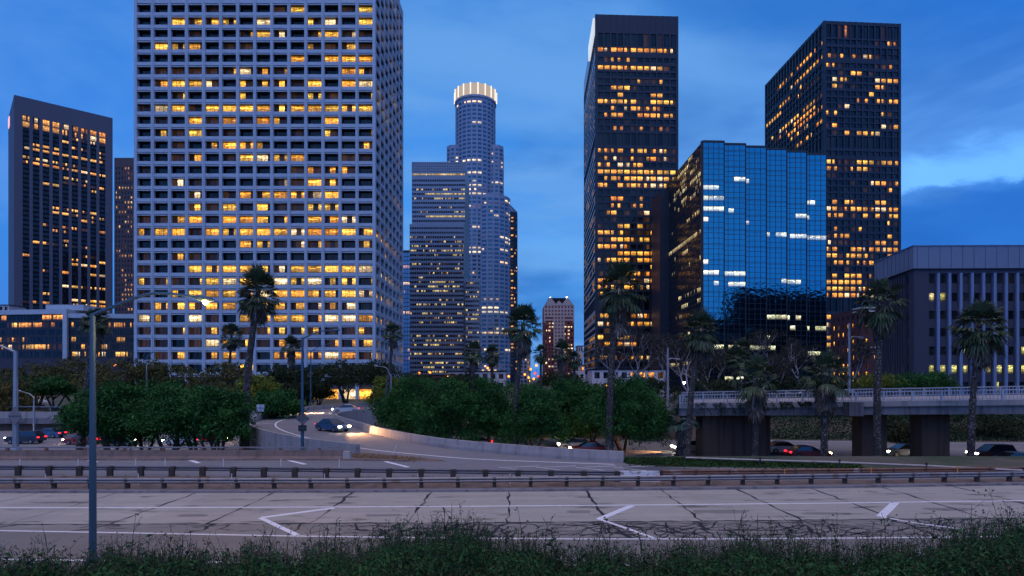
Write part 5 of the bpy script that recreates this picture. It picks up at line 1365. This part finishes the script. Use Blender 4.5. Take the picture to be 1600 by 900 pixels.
palm('leaning palm with ragged skirt before the corner of the blue glass block', 1094, 508, 31, 1072, 61.5, tw=12, tw1=9, seed=14, skirt=1.1, mid=1080)
palm('palm with long crown between brick building and grey office building', 1377, 463, 37, 1371, 56, tw=13, tw1=10, seed=15, skirt=.9, mid=1371)
palm('rightmost palm with brown hanging skirt before the grey office building', 1531, 500, 40, 1516, 53.5, tw=13, tw1=8, seed=16, skirt=1.1, mid=1520)
palm('short palm with wide fronds before the overpass abutment', 1181, 582, 36, 1180, 59.5, tw=12, tw1=10, seed=17, skirt=1.2, nfr=34)
palm('palm with broad green crown before the overpass, beside the grey lamp post', 1290, 575, 37, 1287, 57.5, tw=12, tw1=10, seed=18, skirt=1.2, nfr=38)
palm('bushy pale blue green fan palm on a thick dark stem at the overpass end', 1068, 645, 28, 1062, 66, tw=14, tw1=12, seed=19, skirt=.8, mat='palm_blue', nfr=44)
palm('dark palm with hanging skirt behind the tall front lamp', 150, 498, 22, 124, 64, tw=14, tw1=8, seed=20, skirt=1.7, mid=135, zb=-2.9)
gp = 'smaller palms among the park trees'
palm('small palm before the gridded tower left of the big palm', 362, 520, 19, 354, 128, tw=6, tw1=4, seed=21, skirt=.4, group=gp, zb=-.6)
palm('small palm before the gridded tower beside the slim lamp post', 455, 536, 15, 452, 128, tw=7, tw1=6, seed=22, skirt=1.8, group=gp, zb=-.6)
palm('palm at the right corner of the gridded tower', 614, 517, 17, 599, 100, tw=8, tw1=5, seed=23, skirt=.7, group=gp, zb=-.6, mid=608)
palm('small palm below the banded tower, left of two', 740, 545, 16, 738, 130, tw=6, tw1=4, seed=24, skirt=1.6, group=gp, zb=-.6)
palm('small palm below the banded tower, right of two', 769, 549, 14, 768, 135, tw=6, tw1=4, seed=25, skirt=.8, group=gp, zb=-.6)
palm('small palm left of the gabled tower', 845, 549, 13, 845, 140, tw=5, tw1=4, seed=26, skirt=.5, group=gp, zb=-.6)
palm('palm right before the gabled tower with pale skirt', 878, 545, 17, 880, 120, tw=8, tw1=6, seed=27, skirt=1.8, group=gp, zb=-.6)
palm('small palm at the right foot of the gabled tower', 897, 558, 12, 898, 130, tw=6, tw1=4, seed=28, skirt=.6, group=gp, zb=-.6)
palm('small ragged palm among the bare trees before the blue glass block', 1150, 553, 19, 1146, 100, tw=7, tw1=5, seed=29, skirt=1.0, group=gp, zb=-.6)
palm('little ragged palm left of the short wide palm', 1160, 540, 14, 1168, 104, tw=5, tw1=4, seed=30, skirt=.6, group=gp, zb=-.6)

# ---- ground cover, dry weeds
def cover(name, pts_fn, n, sz, mat, kindlabel=None, seed=5):
    rng = np.random.default_rng(seed); C = pts_fn(rng, n); V = leaf_quads(C, sz, rng, .5); o = link(name, np_mesh(name, V, 4, [M[mat]]), None)
    return tag(o, kindlabel, kind='stuff')
def patch(rng, n):
    X = rng.uniform(8.2, 24, n); yc = 42.0 - .12 * (X - 8); Y = yc + rng.normal(size=n) * .8 * np.clip(1.2 - abs(X - 15) / 12, .35, 1); 
    zz_ = .05 + rng.uniform(0, .42, n) * np.exp(-((Y - yc) / 1.2) ** 2) * np.clip(1.3 - abs(X - 14) / 12, .3, 1); return np.stack([X, Y, zz_], 1)
cover('ground_cover', patch, 24000, .13, 'grass')
def bankp(rng, n):
    X = rng.uniform(36, 110, n); far0 = np.where(X < 60, 92 - .13 * X, 84); Y = far0 + rng.uniform(-1, 16, n)
    t = np.clip((Y - far0) / 14, 0, 1); Z = -3 + 2.5 * t * t * (3 - 2 * t) + rng.uniform(0, .5, n); return np.stack([X, Y, Z], 1)
M['ivy'] = leafmat('ivy_leaf', (.006, .018, .009), (.016, .042, .018))
cover('ivy', bankp, 30000, .30, 'ivy', seed=6)
def bankl(rng, n):
    X = rng.uniform(-75, -40, n); Y = rng.uniform(93, 98, n); return np.stack([X, Y, -3 + (Y - 93) * .25 + rng.uniform(0, .3, n)], 1)
cover('ivy', bankl, 6000, .3, 'leaf_dk', seed=8)
def dry(rng, n):
    cx_ = rng.uniform(-28, 12, 90); cy_ = rng.uniform(33, 36, 90); k = rng.integers(0, 90, n)
    return np.stack([cx_[k] + rng.normal(size=n) * .35, cy_[k] + rng.normal(size=n) * .12, .04 + abs(rng.normal(size=n)) * .06], 1)
M['dry'] = leafmat('dry_weeds', (.12, .07, .035), (.30, .17, .07))
cover('dry_weeds', dry, 3500, .07, 'dry', seed=9)
def dry2(rng, n):
    k = rng.uniform(0, 1, n); c = np.array([G(540 + 110 * q, 712 + 7 * q)[:] for q in k]); c[:, 0] += rng.normal(size=n) * .3; c[:, 1] += rng.normal(size=n) * .6; c[:, 2] = .06 + abs(rng.normal(size=n)) * .05; return c
cover('dry_weeds', dry2, 1200, .10, 'dry', seed=10)
cover('road_litter', lambda rng, n: np.stack([rng.uniform(-30, 30, n), 31.2 + rng.normal(size=n) * .12 + .02 * 0, np.full(n, .035)], 1), 260, .05, 'dry', seed=13)

def vine(rng, n):
    t = rng.uniform(-1, 12, n) ** 1.0; zt_ = np.array([zdeck(a) for a in t]); q = np.stack([A0.x + dirv.x * t, A0.y + dirv.y * t - .12 + rng.normal(size=n) * .06, zt_ + .5 - rng.uniform(0, 1.3, n) ** 1.3 * np.clip(1.3 - t / 11, .15, 1)], 1)
    return q[(np.sin(q[:, 0] * 3.1) + np.sin(q[:, 0] * 7.7 + q[:, 2] * 4)) > -.3]
cover('vine', vine, 2600, .16, 'leaf_dk', seed=15)
cover('grass', lambda rng, n: (lambda X, Y: np.stack([X, Y, np.array([terrain_z(a, b) for a, b in zip(X, Y)]) + rng.uniform(.01, .14, n)], 1))(rng.uniform(-16, 16, n), rng.uniform(-1.5, 9, n)), 60000, .09, 'weed', seed=21)
# ---- weeds on the bank in front of the camera
def weeds():
    rng = np.random.default_rng(44); rd = random.Random(44); quads = []; mi = []
    def hfun(u):      # u = px column (0..1600) -> target top height factor
        h = 860 + 9 * math.sin(u * .021) + 7 * math.sin(u * .057 + 1)
        h -= 54 * math.exp(-((u - 690) / 105) ** 2) + 66 * math.exp(-((u - 1590) / 110) ** 2) + 24 * math.exp(-((u - 1230) / 120) ** 2) + 12 * math.exp(-((u - 950) / 60) ** 2) + 14 * math.exp(-((u - 400) / 60) ** 2)
        h += 6 * math.exp(-((u - 100) / 80) ** 2)
        return h
    def add(a, b, c, d, m_): quads.append((a, b, c, d)); mi.append(m_)
    def twig(p, q, w_):
        s_ = Vector((w_, 0, 0)); s2 = Vector((0, w_, 0)); add(p - s_, p + s_, q + s_ * .5, q - s_ * .5, 1)
    N_ = 5200
    for k in range(N_):
        Y = 4.6 + 7.9 * rd.random() ** .62; px = rd.uniform(-60, 1660) if k < 4200 else rd.choice([rd.uniform(-500, -60), rd.uniform(1660, 2100)]); X = px_at(px, Y)
        zb_ = terrain_z(X, Y); ht = ZY(hfun(px) + rd.uniform(-2, 34), Y) - zb_
        tall = rd.random() < .17
        if tall: ht += rd.uniform(.05, .32)
        ht = max(.25, min(ht, 2.1)); b = Vector((X, Y, zb_)); lean = Vector((rd.gauss(0, .10), rd.gauss(0, .1), 1))
        ns = 4; pts = [b]
        for i in range(ns): lean = lean + Vector((rd.gauss(0, .07), rd.gauss(0, .05), 0)); pts.append(pts[-1] + lean * ht / ns)
        for i in range(ns): twig(pts[i], pts[i + 1], .006 - .001 * i)
        # side twigs with leaves / seed heads
        nt_ = rd.randint(7, 12)
        for j in range(nt_):
            f = rd.uniform(.35, 1); i = min(int(f * ns), ns - 1); p = pts[i].lerp(pts[i + 1], f * ns - i)
            dr = Vector((rd.gauss(0, 1), rd.gauss(0, 1), rd.uniform(.3, 1.4))).normalized(); q = p + dr * rd.uniform(.06, .20) * (1.25 - f * .5)
            twig(p, q, .003)
            nl = rd.randint(2, 4) if not tall else rd.randint(1, 3)
            for l in range(nl):
                c = p.lerp(q, rd.uniform(.3, 1.1)) + Vector((rd.gauss(0, .012), rd.gauss(0, .012), rd.gauss(0, .012))); s_ = rd.uniform(.010, .026) * (1.4 if f < .7 else .8)
                a_ = Vector((rd.gauss(0, 1), rd.gauss(0, 1), rd.gauss(0, .8))).normalized(); b_ = a_.cross(Vector((rd.gauss(0, 1), rd.gauss(0, 1), rd.gauss(0, 1)))).normalized()
                add(c - a_ * s_, c + b_ * s_ * .45, c + a_ * s_, c - b_ * s_ * .45, 0)
    V = np.array([[tuple(v) for v in q] for q in quads]).reshape(-1, 3)
    # dense low leaves
    n = 150000; Y = 4.2 + 8.8 * rng.uniform(0, 1, n) ** .75; px = rng.uniform(-520, 2120, n); X = (px - CX) / F * Y
    hf = np.array([hfun(u) for u in px]); top = H + (HY - (hf + 20)) / F * Y; zb_ = np.array([terrain_z(a, b) for a, b in zip(X, Y)])
    cl = .5 + .5 * np.sin(X * 5.1 + Y * 3.7) * np.sin(X * 2.3 - Y * 4.9)
    top = np.maximum(top - .12 * cl, zb_ + .12); Z = zb_ + (top - zb_) * rng.uniform(.1, 1, n) ** .5
    V2 = leaf_quads(np.stack([X, Y, Z], 1), .045, rng, .2, .35)
    V = np.concatenate([V, V2]); mi2 = np.concatenate([np.array(mi), np.zeros(n, int)])
    o = link('roadside_weeds', np_mesh('roadside_weeds', V, 4, [M['weed'], M['weedstalk']], midx=mi2), None)
    tag(o, kind='stuff')
weeds()

# ================================================================== VEHICLES
def car_proto(color, kind='sedan', head='headlight', tail='tail'):
    root = empty('parked_car'); root.name = 'car'
    L_, Wd = 4.5, .88
    if kind == 'sedan':
        low = [(-2.25, .35), (-2.28, .62), (-2.15, .88), (-1.5, .95), (.95, .93), (1.95, .80), (2.22, .62), (2.24, .35), (1.9, .24), (-1.9, .24)]
        cab = [(-1.75, .94), (-1.05, 1.38), (.25, 1.42), (1.15, .93)]
    elif kind == 'suv':
        low = [(-2.25, .40), (-2.3, .80), (-2.2, 1.08), (-1.5, 1.12), (.95, 1.08), (2.0, .98), (2.25, .75), (2.27, .40), (1.9, .30), (-1.9, .30)]
        cab = [(-2.1, 1.10), (-1.85, 1.66), (.30, 1.72), (1.15, 1.08)]
    else:
        low = [(-2.7, .45), (-2.72, 1.9), (-2.6, 2.35), (1.2, 2.35), (1.75, 1.4), (2.6, 1.15), (2.7, .8), (2.7, .45), (2.3, .35), (-2.3, .35)]
        cab = [(.2, 1.45), (.25, 2.1), (1.20, 2.1), (1.66, 1.45)]
    mb = MB()
    def loft(pr, w0, w1, mb_, mi=0):
        zs = [z for _, z in pr]; zl, zh = min(zs), max(zs); secs = []
        for sgn in (-1, 1): secs.append([(x_, sgn * (w0 + (w1 - w0) * max(0, (z_ - zl) / (zh - zl))), z_) for x_, z_ in pr])
        b_ = len(mb_.v); n = len(pr); mid = [(x_, 0, z_) for x_, z_ in pr]
        mb_.face(secs[0][::-1] if False else secs[0], mi); mb_.face(secs[1][::-1], mi)
        for i in range(n):
            j = (i + 1) % n; mb_.face([secs[0][i], secs[1][i], secs[1][j], secs[0][j]], mi)
    loft(low, Wd, Wd * .93, mb); body = mb.build('body', pmat('car_paint_' + '%02d%02d%02d' % tuple(int(c * 99) for c in color), color, .25, .03, 1, spec=.6), root, fix=True)
    mb = MB(); loft([(x_, z_ + .002) for x_, z_ in cab], Wd * .90 if kind != 'van' else Wd * .95, Wd * .72 if kind != 'van' else Wd * .94, mb); mb.build('window', M['carglass'], root, fix=True)
    if kind != 'van':
        mb = MB(); x0_, x1_ = cab[1][0], cab[2][0]; zt_ = max(cab[1][1], cab[2][1])
        mb.hexa([(x0_, -.64, zt_ - .03), (x1_, -.64, zt_ - .03), (x1_, .64, zt_ - .03), (x0_, .64, zt_ - .03), (x0_ + .06, -.6, zt_ + .04), (x1_ - .1, -.6, zt_ + .04), (x1_ - .1, .6, zt_ + .04), (x0_ + .06, .6, zt_ + .04)]); mb.build('roof', body.data.materials[0], root)
    wr = .33
    for sx in (-1.4, 1.4):
        for sy in (-1, 1):
            mb = MB(); mb.tube([(sx, sy * .70, wr), (sx, sy * .90, wr)], wr, 14); wh_ = mb.build('wheel', M['tyre'], root)
            mb = MB(); mb.tube([(sx, sy * .86, wr), (sx, sy * .912, wr)], wr * .6, 10); mb.build('rim', M['rim'], wh_)
    zf = .68 if kind == 'sedan' else .84
    for sy in (-1, 1):
        mb = MB(); mb.box(2.13, 2.31, sy * .62 - .17, sy * .62 + .17, zf - .10, zf + .06); mb.build('headlight', M[head], root)
        mb = MB(); xb = -2.27 if kind != 'van' else -2.72; mb.box(xb - .05, xb + .16, sy * .64 - .18, sy * .64 + .18, zf + .02, zf + .17); mb.build('tail_light', M[tail], root)
    return root
protos = {}
for nm, c_, k_, hd in (('silver', (.35, .36, .38), 'sedan', 'headlight'), ('dark', (.02, .025, .035), 'suv', 'headlight'), ('white', (.6, .6, .6), 'van', 'headlight'), ('blue', (.03, .08, .16), 'sedan', 'headwarm'), ('red', (.22, .02, .02), 'sedan', 'headwarm'), ('green', (.35, .5, .05), 'sedan', 'headwarm')):
    protos[nm] = snapshot(car_proto(c_, k_, hd))
used_p = set()
def car(nm, x_, y_, z_, ang, label, group='cars on the roads', spot=False, warm=True):
    if nm in used_p: r_ = copy_snap(protos[nm])
    else: r_ = protos[nm][0]; used_p.add(nm)
    r_.location = (x_, y_, z_); r_.rotation_euler = (0, 0, ang); tag(r_, label, 'car', group)
    if spot:
        ld = bpy.data.lights.new('headlight_beam', 'SPOT'); ld.energy = 900 if spot is True else spot; ld.spot_size = R(75); ld.spot_blend = 1; ld.color = (1, .50, .20) if warm else (1, .85, .7); ld.shadow_soft_size = .2
        lo_ = bpy.data.objects.new('headlight_beam', ld); COL.objects.link(lo_); lo_.parent = r_; lo_.location = (2.5, 0, .75); lo_.rotation_euler = (R(86), 0, R(-90))
    return r_
def on_ramp(px, py): g_ = G(px, py); return g_.x, g_.y
x_, y_ = on_ramp(520, 674); car('blue', x_, y_, .02, R(-38), 'dark blue car with warm headlights coming down the ramp', spot=1500)
x_, y_ = on_ramp(540, 645); car('silver', x_, y_, .02, R(197), 'silver car with headlights on the upper end of the ramp', spot=9000)
fw = 'cars on the lower freeway'
for i, (nm, px, py, ang, lb) in enumerate((
    ('dark', 40, 693, 180, 'dark car driving left on the lower freeway, leftmost in view'), ('blue', 75, 684, 180, 'blue car on the lower freeway behind the left lamp post'), ('red', 130, 694, 180, 'red car on the lower freeway beside the tall front lamp'),
    ('dark', 190, 696, 0, 'dark car low behind the barrier under the leftmost green tree'), ('silver', 285, 695, 180, 'silver car behind the stems of the left green trees'), ('red', 335, 690, 0, 'red car seen through the tree stems near the speckled palm'),
    ('blue', 690, 700, 0, 'blue car under the middle green trees'), ('silver', 742, 699, 180, 'silver car left of the middle palm trunk'), ('red', 920, 709, 180, 'red car passing behind the base of the tallest palm'), ('silver', 900, 702, 180, 'silver car right of the middle tree stems'),
    ('silver', 1080, 706, 180, 'silver car against the orange lit retaining wall'), ('silver', 1225, 708, 0, 'silver car just right of the overpass abutment'), ('red', 1262, 716, 0, 'red car left of the overpass pier'), ('blue', 1412, 713, 180, 'blue car between the two overpass piers'),
    ('dark', 1550, 719, 180, 'dark car right of the rightmost palm'), ('silver', 1580, 728, 180, 'silver car nearest the right edge on the lower freeway'), ('red', 1100, 700, 180, 'red car next to the overpass abutment'))):
    g_ = G(px, py, -3.0); car(nm, g_.x, g_.y, -2.99, R(ang), lb, fw, spot=700 if px == 1080 else (180 if px in (742, 920, 1550, 1262) else False))
cs = 'cars in the street behind the trees'
for i, (nm, X, Y, ang, lb) in enumerate((('silver', 6.4, 160, -90, 'small car with headlights in the street gap, nearest'), ('white', 9, 190, -90, 'white van in the street gap below the gabled tower'), ('red', 10, 150, 90, 'red car in the street gap'), ('dark', 8.2, 230, -90, 'far dark car in the street gap'), ('silver', 13.5, 250, 90, 'far silver car in the street gap with red tail lights'),
    ('silver', -93, 128, 0, 'silver car on the upper road behind the viaduct, right'), ('green', -105, 122, 0, 'yellow green taxi on the upper road behind the viaduct'), ('white', -112, 135, 0, 'white van on the upper road at the far left'), ('red', -78, 126, 180, 'red car on the upper road near the low dark tree'))):
    car(nm, X, Y, -.5, R(ang), lb, cs)
# street lights and signals down the street
for i, (px, py, d, m_, lb) in enumerate(((846, 593, 170, 'amber', 'amber traffic signal in the street gap, nearer one'), (847, 598, 165, 'redlamp', 'red traffic signal low in the street gap'), (836, 583, 260, 'redlamp', 'far red signal in the street gap'), (820, 585, 200, 'amber', 'amber street globe left of the street gap'), (896, 563, 300, 'amber', 'orange wall lamp beside the foot of the dark tower'),
    (1069, 598, 105, 'headlight', 'small white street globe among the dark shrubs'), (655, 583, 190, 'amber', 'orange globe lamp left below the banded tower'), (672, 582, 190, 'amber', 'orange globe lamp below the banded tower'), (700, 587, 185, 'amber', 'orange globe lamp at the plaza building'), (795, 588, 180, 'amber', 'orange globe lamp by the middle palm'), (180, 571, 150, 'amber', 'orange globe lamp among the left park trees'), (762, 575, 200, 'amber', 'orange globe lamp right below the round tower'), (829, 577, 330, 'amber', 'tiny amber lamp high in the street gap'), (841, 588, 230, 'redlamp', 'red lamp in the street gap beside the palm'), (834, 592, 200, 'amber', 'amber lamp low in the street gap'), (826, 590, 210, 'amber', 'amber lamp left in the street gap by the palm trunk'), (856, 588, 240, 'amber', 'amber lamp right in the street gap'), (838, 571, 380, 'amber', 'farthest amber lamp in the street gap'))):
    c = P(px, py, d); r_ = empty('globe_lamp', (c.x, c.y, -.5), lb, 'lamp'); mb = MB(); s_ = .0019 * d
    mb.tube([c + Vector((0, 0, -s_)), c + Vector((0, 0, -s_ * .6)), c, c + Vector((0, 0, s_ * .6)), c + Vector((0, 0, s_))], [s_ * .2, s_ * .85, s_, s_ * .8, s_ * .2], 8); mb.build('globe', M[m_], r_)
    mb = MB(); mb.tube([(c.x, c.y, -.6), (c.x, c.y, c.z - s_)], .07, 6); mb.build('post', M['mull'], r_)
